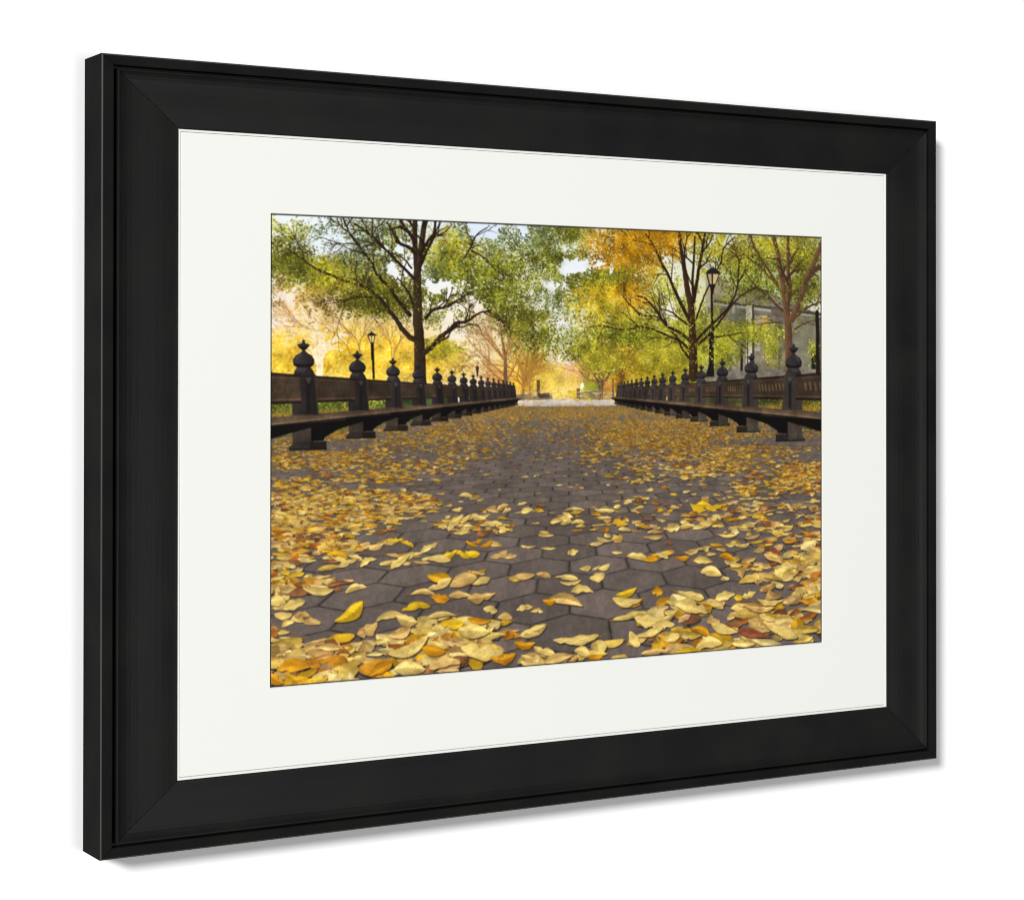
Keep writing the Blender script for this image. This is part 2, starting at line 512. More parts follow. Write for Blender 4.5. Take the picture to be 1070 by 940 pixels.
LAMPS = [
    ([(1157, 132), (1171, 131), (1164, 142), (1168, 235), (1168, 330), (1154, 331), (1160, 235), (1159, 142)], (34, 30, 30)),
    ([(240, 275), (246, 275), (247, 311), (241, 311)], (34, 30, 30)),
    ([(240, 263), (247, 263), (250, 354), (245, 354)], (34, 30, 30)),
    ([(1154, 236), (1168, 236), (1167, 318), (1169, 336), (1169, 349), (1146, 349), (1147, 338), (1154, 318)], (34, 30, 30)),
    ([(505, 328), (509, 323), (514, 328), (512, 338), (511, 349), (508, 349), (507, 338)], (60, 48, 38))]

LAWN = [
    ([(-3.22, 372), (-0.64, 481), (363, 448), (436, 416), (435, 373)], (72, 88, 52)),
    ([(1507, 376), (1507, 488), (1134, 433), (1035, 409), (1035, 375)], (70, 72, 44))]

LAWNF = [
    (60, 414, 137, 33, 500, 'G', 4, 0.30),
    (220, 404, 94, 25, 250, 'LG', 4, 0.40),
    (1410, 430, 152, 33, 400, 'G', 4, 0.35),
    (1440, 440, 122, 29, 200, 'OR', 4, 0.40)]

LIMBS = [
    ([(364, 363), (362, 303), (360, 260), (357, 224)], 36, 28, (46, 34, 25), (70, 56, 38), 0),
    ([(357, 231), (356, 171), (356, 107)], 29, 22, (50, 38, 26), (70, 56, 38), 0),
    ([(355, 118), (350, 54), (349, -7.56)], 17, 15, (44, 32, 24), (70, 56, 38), 2),
    ([(357, 118), (366, 54), (376, -8.60)], 17, 16, (44, 32, 24), (70, 56, 38), 2),
    ([(351, 267), (337, 261), (319, 244), (301, 220), (283, 201), (266, 181), (248, 166), (222, 151), (178, 140), (148, 129), (118, 120), (88, 104), (46, 78)], 15, 3, (44, 32, 24), (70, 56, 38), 8),
    ([(337, 212), (319, 192), (301, 173), (288, 153), (265, 134), (252, 119), (239, 95), (221, 76), (208, 57), (186, 31), (173, 3.69)], 10, 4, (44, 32, 24), None, 7),
    ([(346, 192), (337, 168), (323, 149), (305, 129)], 8, 3, (44, 32, 24), None, 3),
    ([(350, 132), (323, 109), (301, 90), (283, 74), (265, 59), (243, 40), (221, 25), (199, 14)], 8, 4, (44, 32, 24), None, 6),
    ([(341, 108), (323, 89), (292, 74)], 5, 2.50, (44, 32, 24), None, 3),
    ([(364, 100), (381, 63), (395, 39), (402, -1.15)], 10, 7, (44, 32, 24), None, 3),
    ([(352, 25), (343, 13), (334, -2.53)], 7, 5, (44, 32, 24), None, 1),
    ([(375, 295), (396, 279), (414, 259), (441, 242), (460, 226)], 14, 9, (44, 32, 24), (70, 56, 38), 2),
    ([(435, 246), (453, 230), (486, 222), (513, 205), (546, 198)], 9, 4, (44, 32, 24), None, 5),
    ([(377, 219), (396, 199), (423, 194), (446, 182)], 9, 5, (44, 32, 24), None, 3),
    ([(435, 192), (462, 174), (495, 157)], 5, 3, (44, 32, 24), None, 3),
    ([(478, 79), (494, 52), (508, 27), (536, 9.93)], 5, 2.50, (44, 32, 24), None, 3),
    ([(494, 64), (527, 79), (551, 99)], 4, 2.50, (44, 32, 24), None, 2),
    ([(301, 220), (266, 179), (230, 174), (196, 177), (170, 187)], 6, 2.50, (44, 32, 24), None, 4),
    ([(243, 40), (243, 0.99)], 4, 3, (44, 32, 24), None, 1),
    ([(1108, 348), (1107, 305), (1106, 262), (1103, 219)], 31, 25, (50, 36, 26), (76, 54, 34), 0),
    ([(1103, 223), (1100, 176), (1091, 142), (1083, 103), (1076, 65), (1069, 31), (1065, 2.81)], 24, 8, (50, 36, 26), (76, 54, 34), 2),
    ([(1107, 171), (1117, 124), (1123, 89), (1133, 46), (1142, 4.41)], 12, 8, (50, 36, 26), None, 3),
    ([(1110, 167), (1105, 124), (1109, 68), (1112, 12)], 10, 6, (50, 36, 26), None, 2),
    ([(1094, 210), (1068, 168), (1049, 134), (1031, 100), (1015, 79), (995, 41), (969, 10)], 12, 4, (50, 36, 26), None, 5),
    ([(1095, 260), (1063, 241), (1031, 228), (1016, 211), (990, 182), (964, 161), (939, 158)], 10, 4, (50, 36, 26), None, 5),
    ([(1089, 223), (1062, 206), (1042, 194), (1010, 186)], 6, 3, (50, 36, 26), None, 3),
    ([(1095, 286), (1073, 266), (1031, 250), (985, 235), (939, 229)], 9, 4, (50, 36, 26), None, 4),
    ([(1095, 303), (1073, 279), (1063, 258), (1042, 237), (1005, 207), (969, 204), (939, 193)], 7, 3, (50, 36, 26), None, 4),
    ([(952, 234), (892, 237), (846, 229), (807, 234)], 4, 2, (50, 36, 26), None, 3),
    ([(952, 202), (922, 177), (901, 157)], 5, 2, (50, 36, 26), None, 3),
    ([(1118, 260), (1141, 240), (1163, 222), (1184, 205), (1205, 187), (1224, 165), (1238, 134), (1243, 86), (1248, 60)], 9, 4, (50, 36, 26), None, 5),
    ([(1120, 271), (1147, 253), (1168, 235), (1200, 200), (1232, 165), (1265, 142), (1303, 128)], 8, 3, (50, 36, 26), None, 4),
    ([(1168, 253), (1211, 248), (1254, 241)], 5, 2.50, (50, 36, 26), None, 2),
    ([(1116, 208), (1131, 175), (1147, 140), (1173, 97), (1189, 70)], 6, 4, (50, 36, 26), None, 2),
    ([(1189, 74), (1200, 35), (1232, 7.81)], 5, 3, (50, 36, 26), None, 2),
    ([(1399, 348), (1397, 286), (1396, 233)], 30, 28, (84, 62, 46), (120, 92, 68), 0),
    ([(1396, 237), (1392, 197), (1383, 140), (1372, 91), (1361, 39), (1346, -4.90)], 25, 14, (84, 62, 46), (120, 92, 68), 2),
    ([(1393, 179), (1395, 104), (1394, -6.59)], 14, 12, (70, 50, 38), (120, 92, 68), 2),
    ([(1406, 206), (1431, 161), (1453, 107), (1476, 66), (1504, 7.46)], 20, 16, (84, 62, 46), (120, 92, 68), 2),
    ([(1378, 186), (1330, 150), (1297, 128), (1259, 90)], 7, 3, (84, 62, 46), None, 3),
    ([(1364, 123), (1325, 75), (1303, 49), (1275, 1.95)], 7, 5, (84, 62, 46), None, 2),
    ([(1364, 125), (1308, 80), (1265, 55), (1221, 34)], 6, 4, (96, 70, 48), None, 3),
    ([(1414, 206), (1453, 178), (1504, 159)], 7, 5, (84, 62, 46), None, 1),
    ([(1414, 232), (1453, 214), (1504, 204)], 5, 3, (84, 62, 46), None, 1),
    ([(1489, 339), (1488, 258), (1486, 187)], 16, 13, (38, 32, 24), None, 0),
    ([(1375, 215), (1331, 216), (1298, 221)], 4, 2, (84, 62, 46), None, 2)]

PLAZA = [
    (609, 416),
    (619, 407),
    (707, 404),
    (775, 405),
    (866, 406),
    (888, 416),
    (866, 417),
    (693, 417)]

SIGNATURE = [
    (479, 616, 19, 1.41, -0.95, 17, 0.30, (231, 200, 122)),
    (575, 646, 17, -6.75, 8.48, 15, 0.43, (216, 178, 112)),
    (458, 647, 15, -1.87, 2.74, 13, 0.40, (231, 200, 122)),
    (549, 651, 17, 3.91, -3.86, 14, 0.48, (216, 178, 112)),
    (587, 654, 12, -4.90, 6.17, 11, 0.43, (216, 178, 112)),
    (641, 655, 17, -3.43, 4.69, 15, 0.50, (231, 200, 122)),
    (770, 657, 30, 0.94, 0.07, 25, 0.15, (231, 200, 122)),
    (1138, 659, 25, 2.33, -1.87, 20, 0.46, (228, 186, 50)),
    (852, 662, 30, 3.16, -2.55, 25, 0.25, (231, 200, 122)),
    (1184, 663, 25, -3.57, 5.40, 20, 0.30, (228, 186, 50)),
    (1119, 665, 22, 8.99, -10, 18, 0.48, (228, 186, 50)),
    (523, 666, 20, -4.44, 5.96, 18, 0.33, (231, 200, 122)),
    (1159, 667, 18, 5.91, -6.53, 14, 0.40, (228, 186, 50)),
    (502, 668, 29, 0.26, 0.91, 25, 0.34, (231, 200, 122)),
    (474, 669, 19, -6.30, 8.02, 17, 0.37, (231, 200, 122)),
    (456, 671, 19, -10, 12, 17, 0.37, (231, 200, 122)),
    (852, 679, 23, 0.76, 0.05, 19, 0.25, (231, 200, 122)),
    (743, 680, 21, 3.85, -3.65, 17, 0.45, (231, 200, 122)),
    (420, 681, 12, -5.37, 6.65, 11, 0.32, (231, 200, 122)),
    (463, 682, 13, 1.32, -0.96, 11, 0.35, (231, 200, 122)),
    (721, 682, 18, -2.16, 3.30, 15, 0.40, (231, 200, 122)),
    (556, 683, 21, 0.75, 0.05, 18, 0.40, (231, 200, 122)),
    (445, 685, 13, -5.65, 7.03, 12, 0.40, (231, 200, 122)),
    (778, 687, 20, -0.56, 1.52, 17, 0.36, (231, 200, 122)),
    (1159, 699, 22, -9.48, 13, 18, 0.40, (231, 200, 122)),
    (466, 699, 21, -0.81, 1.86, 18, 0.30, (231, 200, 122)),
    (1145, 702, 21, -1.44, 2.73, 17, 0.49, (231, 200, 122)),
    (1089, 708, 26, -2.54, 4.28, 21, 0.30, (231, 200, 122)),
    (305, 710, 18, -0.34, 1.22, 16, 0.38, (228, 186, 50)),
    (1043, 710, 27, -0.97, 2.43, 22, 0.40, (231, 200, 122)),
    (1123, 711, 20, -2.24, 3.65, 16, 0.38, (231, 200, 122)),
    (292, 712, 18, 0.30, 0.50, 16, 0.49, (228, 186, 50)),
    (267, 714, 15, -5.11, 6.43, 14, 0.42, (216, 178, 112)),
    (692, 714, 22, 0.83, 0.05, 19, 0.25, (231, 200, 122)),
    (693, 714, 22, 0.83, 0.05, 19, 0.20, (231, 200, 122)),
    (287, 716, 16, -0.76, 1.61, 14, 0.31, (216, 178, 112)),
    (333, 719, 16, 6.73, -6.83, 14, 0.34, (228, 186, 50)),
    (511, 721, 15, -4.32, 5.67, 13, 0.33, (208, 148, 38)),
    (232, 721, 15, -3.21, 4.32, 14, 0.36, (216, 178, 112)),
    (252, 724, 17, -2.29, 3.36, 15, 0.48, (216, 178, 112)),
    (390, 725, 20, -2.31, 3.60, 18, 0.25, (231, 200, 122)),
    (495, 727, 16, 7.46, -7.80, 13, 0.35, (208, 148, 38)),
    (556, 729, 21, 4.02, -3.62, 18, 0.40, (216, 178, 112)),
    (533, 729, 16, -6.71, 8.52, 14, 0.38, (208, 148, 38)),
    (989, 730, 31, 1.19, 0.06, 25, 0.20, (216, 178, 112)),
    (852, 731, 22, 4.15, -3.85, 18, 0.25, (231, 200, 122)),
    (1209, 734, 32, 1.23, 0.06, 26, 0.20, (231, 200, 122)),
    (376, 735, 15, -7.97, 9.78, 14, 0.41, (231, 200, 122)),
    (645, 738, 22, 0.88, 0.05, 18, 0.20, (231, 200, 122)),
    (352, 743, 16, -2.39, 3.51, 14, 0.34, (231, 200, 122)),
    (697, 744, 22, 0.90, 0.05, 19, 0.20, (231, 200, 122)),
    (459, 745, 22, 2.21, -1.43, 19, 0.33, (228, 186, 50)),
    (162, 745, 20, 5.50, -5.07, 17, 0.31, (231, 200, 122)),
    (335, 746, 14, -7.23, 8.87, 13, 0.48, (231, 200, 122)),
    (208, 746, 18, 5.78, -5.51, 16, 0.34, (231, 200, 122)),
    (1035, 748, 12, 0.47, 0.02, 9.60, 0.50, (140, 84, 58)),
    (497, 748, 20, 3.68, -3.18, 18, 0.50, (228, 186, 50)),
    (435, 750, 20, -6.09, 7.96, 18, 0.47, (228, 186, 50)),
    (477, 751, 15, 7.16, -7.40, 13, 0.43, (228, 186, 50)),
    (235, 753, 22, -7.15, 9.13, 20, 0.34, (231, 200, 122)),
    (573, 753, 17, -5.43, 7.16, 15, 0.48, (216, 178, 112)),
    (185, 755, 22, -6.37, 8.24, 20, 0.34, (231, 200, 122)),
    (766, 756, 16, -2.96, 4.33, 14, 0.50, (231, 200, 122)),
    (411, 756, 31, 3.70, -2.60, 27, 0.35, (231, 200, 122)),
    (560, 756, 17, -2.97, 4.34, 15, 0.40, (216, 178, 112)),
    (1218, 757, 16, 0.23, 0.54, 13, 0.37, (231, 200, 122)),
    (313, 757, 25, -14, 17, 23, 0.35, (231, 200, 122)),
    (597, 758, 18, -1.43, 2.59, 15, 0.46, (216, 178, 112)),
    (1246, 760, 18, 2.37, -2.01, 14, 0.31, (231, 200, 122)),
    (1260, 760, 18, -2.56, 4.11, 14, 0.42, (231, 200, 122)),
    (889, 762, 17, 0.72, 0.04, 14, 0.25, (231, 200, 122)),
    (37, 768, 11, 0.52, 0.03, 10, 0.60, (228, 186, 50)),
    (1102, 769, 23, -2.38, 4.16, 19, 0.35, (216, 178, 112)),
    (950, 776, 33, 8.87, -8.83, 27, 0.35, (231, 200, 122)),
    (1348, 778, 27, 9.07, -9.86, 21, 0.25, (140, 84, 58)),
    (985, 782, 21, 0.93, 0.04, 18, 0.45, (208, 148, 38)),
    (1074, 783, 22, 0.94, 0.04, 18, 0.35, (208, 148, 38)),
    (1209, 787, 23, 7.69, -8.22, 18, 0.45, (208, 148, 38)),
    (1137, 792, 30, 3.44, -2.54, 24, 0.40, (231, 200, 122)),
    (852, 795, 18, -4.42, 6.28, 15, 0.48, (231, 200, 122)),
    (799, 795, 17, -0.99, 2.17, 15, 0.45, (231, 200, 122)),
    (830, 796, 12, -4.62, 6.18, 10, 0.30, (231, 200, 122)),
    (1226, 804, 27, 7.16, -7.27, 22, 0.35, (231, 200, 122)),
    (685, 805, 21, 4.25, -3.72, 18, 0.40, (216, 178, 112)),
    (635, 805, 29, -0.77, 2.57, 25, 0.35, (216, 178, 112)),
    (473, 807, 36, -9.64, 13, 32, 0.50, (216, 178, 112)),
    (114, 811, 38, 3.81, -1.90, 35, 0.28, (231, 200, 122)),
    (204, 811, 27, -5.10, 7.26, 24, 0.35, (231, 200, 122)),
    (414, 813, 31, -11, 15, 28, 0.35, (231, 200, 122)),
    (748, 814, 33, 4.04, -2.80, 28, 0.25, (231, 200, 122)),
    (833, 817, 22, -3.83, 5.85, 18, 0.60, (231, 200, 122)),
    (1161, 821, 32, 6.00, -5.48, 25, 0.55, (231, 200, 122)),
    (759, 826, 31, -0.77, 2.80, 26, 0.20, (231, 200, 122)),
    (370, 830, 34, 1.77, 0.09, 30, 0.22, (216, 178, 112)),
    (19, 830, 19, 1.02, 0.06, 17, 0.80, (231, 200, 122)),
    (57, 838, 27, -7.43, 9.81, 25, 0.50, (231, 200, 122)),
    (466, 840, 31, 1.64, 0.08, 27, 0.30, (216, 178, 112)),
    (414, 844, 24, 4.91, -4.09, 20, 0.50, (208, 148, 38)),
    (792, 845, 32, 3.01, -1.58, 26, 0.40, (231, 200, 122)),
    (522, 847, 38, -4.96, 8.10, 33, 0.35, (210, 172, 104)),
    (916, 858, 30, -7.64, 11, 26, 0.35, (228, 186, 50)),
    (1004, 860, 17, 0.90, 0.04, 14, 0.80, (208, 148, 38)),
    (31, 860, 22, 1.26, 0.07, 20, 0.50, (231, 200, 122)),
    (353, 860, 37, -2.53, 5.26, 33, 0.32, (228, 186, 50)),
    (76, 862, 19, 1.09, 0.06, 17, 0.50, (216, 178, 112)),
    (190, 865, 35, -20, 24, 33, 0.40, (228, 186, 50)),
    (748, 867, 47, 11, -9.80, 39, 0.35, (216, 178, 112)),
    (700, 867, 18, 0.99, 0.04, 15, 0.60, (208, 148, 38)),
    (1098, 873, 42, 11, -11, 34, 0.30, (231, 200, 122)),
    (544, 877, 19, 3.98, -3.31, 16, 0.65, (231, 200, 122)),
    (287, 877, 36, -4.72, 7.70, 32, 0.30, (231, 200, 122)),
    (41, 878, 15, -4.05, 5.43, 14, 0.50, (231, 200, 122)),
    (916, 878, 42, 3.48, -1.37, 35, 0.35, (231, 200, 122)),
    (635, 878, 23, -2.19, 4.10, 20, 0.40, (231, 200, 122)),
    (1202, 881, 31, -5.11, 8.40, 26, 0.40, (231, 200, 122)),
    (1275, 882, 21, -5.07, 7.72, 17, 0.50, (231, 200, 122)),
    (421, 882, 38, 0.43, 2.07, 33, 0.20, (231, 200, 122)),
    (1242, 887, 14, 0.76, 0.03, 11, 0.80, (228, 186, 50)),
    (667, 887, 18, 1.02, 0.04, 15, 0.35, (231, 200, 122)),
    (330, 889, 26, 7.70, -6.87, 23, 0.60, (231, 200, 122)),
    (1043, 889, 15, 5.19, -5.30, 12, 0.40, (231, 200, 122)),
    (582, 896, 20, 1.13, 0.05, 17, 0.60, (216, 178, 112)),
    (515, 900, 31, 4.23, -2.66, 27, 0.30, (208, 148, 38)),
    (1102, 902, 50, 14, -13, 40, 0.45, (231, 200, 122)),
    (1340, 902, 42, 2.25, 0.07, 33, 0.25, (231, 200, 122)),
    (445, 903, 31, 1.85, 0.08, 27, 0.50, (228, 186, 50)),
    (234, 904, 26, -12, 15, 24, 0.50, (216, 178, 112)),
    (313, 915, 28, -7.41, 10, 26, 0.50, (216, 178, 112)),
    (1303, 916, 49, 5.52, -3.35, 39, 0.20, (216, 178, 112)),
    (501, 923, 42, 4.48, -2.08, 36, 0.50, (231, 200, 122)),
    (970, 926, 34, 6.99, -5.93, 28, 0.55, (231, 200, 122)),
    (657, 933, 38, -11, 16, 34, 0.38, (231, 200, 122)),
    (140, 936, 29, 1.89, 0.08, 26, 0.35, (216, 178, 112)),
    (1328, 941, 23, 9.68, -10, 17, 0.50, (231, 200, 122)),
    (1020, 942, 34, -2.94, 6.14, 29, 0.45, (231, 200, 122)),
    (337, 949, 52, -18, 24, 48, 0.28, (231, 200, 122)),
    (981, 956, 40, -9.56, 15, 34, 0.30, (231, 200, 122)),
    (774, 959, 65, -1.65, 6.90, 55, 0.24, (231, 200, 122)),
    (398, 960, 30, 6.69, -5.24, 26, 0.50, (208, 148, 38)),
    (1308, 961, 39, 14, -14, 30, 0.45, (216, 178, 112)),
    (1202, 961, 43, 12, -11, 34, 0.35, (231, 200, 122)),
    (1130, 962, 30, 11, -11, 24, 0.40, (208, 148, 38)),
    (635, 962, 29, 1.86, 0.07, 25, 0.45, (208, 148, 38)),
    (936, 969, 13, 20, -23, 9.60, 0.60, (231, 200, 122)),
    (522, 970, 56, 10, -7.64, 47, 0.45, (231, 200, 122)),
    (57, 971, 38, -0.38, 3.41, 35, 0.45, (208, 148, 38)),
    (1043, 972, 26, -4.15, 7.12, 22, 0.50, (231, 200, 122)),
    (1374, 977, 51, 18, -18, 39, 0.35, (231, 200, 122)),
    (1291, 978, 53, 11, -9.14, 41, 0.25, (140, 84, 58)),
    (686, 983, 30, 14, -14, 24, 0.40, (231, 200, 122)),
    (694, 984, 25, 7.25, -6.51, 20, 0.50, (231, 200, 122)),
    (578, 989, 35, -1.88, 5.01, 31, 0.40, (208, 148, 38)),
    (793, 990, 23, 8.46, -8.17, 19, 0.65, (231, 200, 122)),
    (425, 990, 41, -3.47, 7.24, 36, 0.40, (216, 178, 112)),
    (264, 991, 29, -13, 17, 27, 0.45, (208, 148, 38)),
    (1150, 995, 42, -6.51, 11, 35, 0.40, (231, 200, 122)),
    (337, 996, 40, 2.85, 0.11, 36, 0.50, (231, 200, 122)),
    (13, 996, 19, 11, -11, 17, 0.60, (208, 148, 38)),
    (727, 999, 39, -6.22, 10, 34, 0.35, (216, 178, 112)),
    (1259, 999, 37, 2.36, 0.07, 29, 0.40, (231, 200, 122)),
    (997, 1003, 42, -0.25, 3.79, 35, 0.25, (216, 178, 112)),
    (826, 1004, 22, 1.52, 0.05, 19, 0.45, (208, 148, 38)),
    (1094, 1006, 39, -0.22, 3.51, 32, 0.20, (228, 186, 50))]

SOFT = [
    (173, 49, 141, 52, (222, 234, 248), 0.80),
    (509, 27, 152, 65, (214, 228, 246), 0.85),
    (712, 31, 105, 66, (216, 232, 246), 0.80),
    (36, 34, 68, 51, (238, 244, 240), 0.70),
    (59, 193, 114, 86, (248, 232, 204), 0.85),
    (243, 205, 143, 63, (244, 218, 176), 0.60),
    (423, 191, 74, 64, (246, 246, 248), 0.80),
    (37, 311, 137, 62, (252, 206, 70), 1),
    (197, 300, 166, 67, (252, 206, 66), 1),
    (314, 320, 121, 64, (248, 204, 96), 0.90),
    (37, 239, 68, 41, (246, 226, 206), 0.80),
    (19, 229, 27, 16, (255, 250, 250), 0.90),
    (435, 298, 124, 64, (240, 190, 90), 0.90),
    (559, 254, 153, 98, (244, 214, 160), 0.75),
    (522, 309, 45, 30, (252, 238, 214), 0.80),
    (648, 352, 104, 55, (246, 190, 70), 0.95),
    (585, 363, 56, 31, (240, 150, 80), 0.70),
    (460, 244, 74, 47, (252, 246, 236), 0.70),
    (755, 301, 69, 36, (255, 253, 250), 1),
    (687, 314, 65, 26, (250, 215, 80), 0.90),
    (805, 352, 94, 40, (236, 150, 84), 0.95),
    (739, 374, 66, 27, (250, 206, 110), 0.90),
    (776, 390, 42, 16, (252, 214, 120), 0.90),
    (898, 329, 109, 79, (196, 160, 70), 0.90),
    (1008, 329, 126, 80, (188, 164, 60), 0.95),
    (871, 228, 95, 56, (238, 206, 130), 0.60),
    (1091, 203, 114, 92, (206, 196, 120), 0.70),
    (1035, 203, 56, 46, (246, 244, 232), 0.70),
    (1007, 90, 56, 46, (244, 244, 236), 0.60),
    (1262, 60, 178, 94, (150, 156, 80), 0.60),
    (1440, 78, 122, 107, (128, 132, 74), 0.80),
    (1234, 294, 176, 70, (150, 150, 70), 0.80),
    (765, 207, 160, 67, (240, 244, 244), 0.60)]

SPARK = [
    (173, 60, 129, 54, 900, 0.10),
    (36, 44, 45, 41, 260, 0.40),
    (314, 76, 145, 64, 700, 0.10),
    (509, 49, 152, 65, 700, 0.10),
    (584, 123, 128, 87, 700, 0.30),
    (725, 86, 92, 100, 1200, 0.10),
    (687, 198, 105, 55, 800, 0.50),
    (104, 176, 115, 62, 600, 0.90),
    (398, 224, 98, 43, 600, 0.70),
    (460, 244, 100, 34, 400, 0.60),
    (765, 207, 79, 49, 600, 0.40),
    (1021, 135, 61, 82, 350, 0.20),
    (871, 48, 81, 45, 150, 0.30),
    (1133, 29, 86, 32, 120, 0.20),
    (1350, 22, 120, 28, 200, 0.20),
    (925, 205, 138, 45, 150, 0.90),
    (871, 307, 109, 45, 200, 0.90)]


def GOLDF(u,v):
    return .75 if v<520 and u<1400 else (.7 if u>1250 and v<640 else (.45 if v<600 else .18))


RW, RH = 1500, 1012          # artwork units of the print
SS = 2

def paint_print():
    rng = np.random.RandomState(11)
    W, H = RW*SS, RH*SS
    C = np.zeros((H, W, 3), np.float32)

    # ---------- noise ----------
    def vnoise(cell, seed):
        r = np.random.RandomState(seed)
        gw, gh = int(RW/cell)+3, int(RH/cell)+3
        g = r.rand(gh, gw).astype(np.float32)
        def f(u, v):
            x = np.asarray(u, np.float32)/cell; y = np.asarray(v, np.float32)/cell
            x = np.clip(x, 0, gw-2.001); y = np.clip(y, 0, gh-2.001)
            i = x.astype(int); j = y.astype(int)
            a = x-i; b = y-j
            a = a*a*(3-2*a); b = b*b*(3-2*b)
            return (g[j, i]*(1-a)+g[j, i+1]*a)*(1-b)+(g[j+1, i]*(1-a)+g[j+1, i+1]*a)*b
        return f
    n90, n40, n18, n8 = vnoise(90, 1), vnoise(40, 2), vnoise(18, 3), vnoise(8, 4)
    def fbm(u, v): return .4*n90(u, v)+.3*n40(u, v)+.2*n18(u, v)+.1*n8(u, v)

    def box(x0, y0, x1, y1):
        a, b = max(0, int(x0*SS)-1), max(0, int(y0*SS)-1)
        c, d = min(W, int(x1*SS)+2), min(H, int(y1*SS)+2)
        return (a, b, c, d) if c > a and d > b else None
    def grid(b):
        a, c, d, e = b
        return ((np.arange(a, d, dtype=np.float32)+.5)/SS)[None, :], ((np.arange(c, e, dtype=np.float32)+.5)/SS)[:, None]
    def blend(b, m, col):
        t = C[b[1]:b[3], b[0]:b[2]]
        m = m[..., None]
        t += m*(np.asarray(col, np.float32)-t)

    def poly(pts, col, alpha=1.0, jit=0, grad=None):
        p = np.asarray(pts, np.float32)
        b = box(p[:, 0].min(), p[:, 1].min(), p[:, 0].max(), p[:, 1].max())
        if b is None: return
        x, y = grid(b)
        ins = np.zeros((b[3]-b[1], b[2]-b[0]), bool)
        q = np.roll(p, -1, 0)
        for (x0, y0), (x1, y1) in zip(p, q):
            if y0 == y1: continue
            c = (y0 > y) != (y1 > y)
            ins ^= c & (x < (x1-x0)*(y-y0)/(y1-y0)+x0)
        col = np.asarray(col, np.float32)
        if jit:
            k = 1+jit*2*(fbm(np.broadcast_to(x, ins.shape)*3 % RW, np.broadcast_to(y, ins.shape)*3 % RH)-.5)
            col = col[None, None, :]*k[..., None]
        if grad is not None:          # grad: (axis, c_end) from c_start at min to c_end at max
            ax, ce = grad
            g = ((x-p[:, 0].min())/max(1e-3, np.ptp(p[:, 0]))+0*y) if ax == 0 else ((y-p[:, 1].min())/max(1e-3, np.ptp(p[:, 1]))+0*x)
            g = np.clip(g, 0, 1)[..., None]
            col = col*(1-g)+np.asarray(ce, np.float32)*g
        blend(b, ins*np.float32(alpha), col)

    def soft(cx, cy, rx, ry, col, a=1.0, pw=1.0):
        b = box(cx-2.2*rx, cy-2.2*ry, cx+2.2*rx, cy+2.2*ry)
        if b is None: return
        x, y = grid(b)
        r2 = ((x-cx)/rx)**2+((y-cy)/ry)**2
        blend(b, a*np.clip(np.exp(-r2*pw)-.008, 0, 1), col)

    def dab(cx, cy, rx, ry, ang, col, a=1.0):
        r = max(rx, ry)
        b = box(cx-r, cy-r, cx+r, cy+r)
        if b is None: return
        x, y = grid(b)
        c, s = math.cos(ang), math.sin(ang)
        dx, dy = x-cx, y-cy
        e = ((dx*c+dy*s)/rx)**2+((dy*c-dx*s)/ry)**2
        blend(b, (e < 1)*np.float32(a), col)

    def smooth(pts, n=6):
        p = np.asarray(pts, float)
        if len(p) < 3: return p
        e = np.vstack([2*p[0]-p[1], p, 2*p[-1]-p[-2]])
        out = []
        for i in range(1, len(e)-2):
            for t in np.arange(n)/n:
                a, b_, c, d = e[i-1], e[i], e[i+1], e[i+2]
                out.append(.5*((2*b_)+(-a+c)*t+(2*a-5*b_+4*c-d)*t*t+(-a+3*b_-3*c+d)*t**3))
        out.append(p[-1])
        return np.array(out)

    def stroke(pts, w0, w1, col, alpha=1.0, wob=0.0, light=None):
        p = smooth(pts)
        n = len(p)
        if wob:
            p = p+rng.randn(n, 2)*wob
        ws = np.linspace(w0, w1, n)
        for i in range(n-1):
            (x0, y0), (x1, y1) = p[i], p[i+1]
            r0, r1 = ws[i]/2, ws[i+1]/2
            r = max(r0, r1)+.3
            b = box(min(x0, x1)-r, min(y0, y1)-r, max(x0, x1)+r, max(y0, y1)+r)
            if b is None: continue
            x, y = grid(b)
            dx, dy = x1-x0, y1-y0
            L2 = dx*dx+dy*dy+1e-6
            t = np.clip(((x-x0)*dx+(y-y0)*dy)/L2, 0, 1)
            d = np.sqrt((x-x0-t*dx)**2+(y-y0-t*dy)**2)
            m = np.clip((r0+(r1-r0)*t-d)*SS*.7+.5, 0, 1)*alpha
            cc = np.asarray(col, np.float32)*(1+.25*(rng.rand()-.5))
            if light is not None and r > 3:
                side = ((x-x0)*dy-(y-y0)*dx)/math.sqrt(L2)/r     # -1..1 across the limb
                k = np.clip(.5+.5*side, 0, 1)[..., None]*(.6+.8*n8(x*2 % RW+0*y, y*.7+0*x))[..., None]
                cc = cc*(1-k)+np.asarray(light, np.float32)*k
            blend(b, m, cc)

    def twigs(pts, w, col, depth=2, n=6, ln=60, alpha=.9, spread=.9):
        p = smooth(pts)
        for _ in range(n):
            i = rng.randint(len(p)//4, len(p)-1)
            d = p[i+1]-p[i] if i+1 < len(p) else p[i]-p[i-1]
            a = math.atan2(d[1], d[0])+rng.choice([-1, 1])*rng.uniform(.3, spread)
            l = ln*rng.uniform(.5, 1.2)
            q = [p[i]]
            for _k in range(4):
                a += rng.uniform(-.3, .3)
                q.append(q[-1]+l/4*np.array([math.cos(a), math.sin(a)]))
            stroke(q, w, w*.4, col, alpha)
            if depth > 1: twigs(q, w*.6, col, depth-1, max(2, n//2), ln*.55, alpha, spread)

    # ---------- palettes (sRGB) ----------
    G = [(98, 108, 34), (124, 130, 42), (146, 150, 50), (74, 80, 32), (168, 166, 64), (118, 112, 36)]
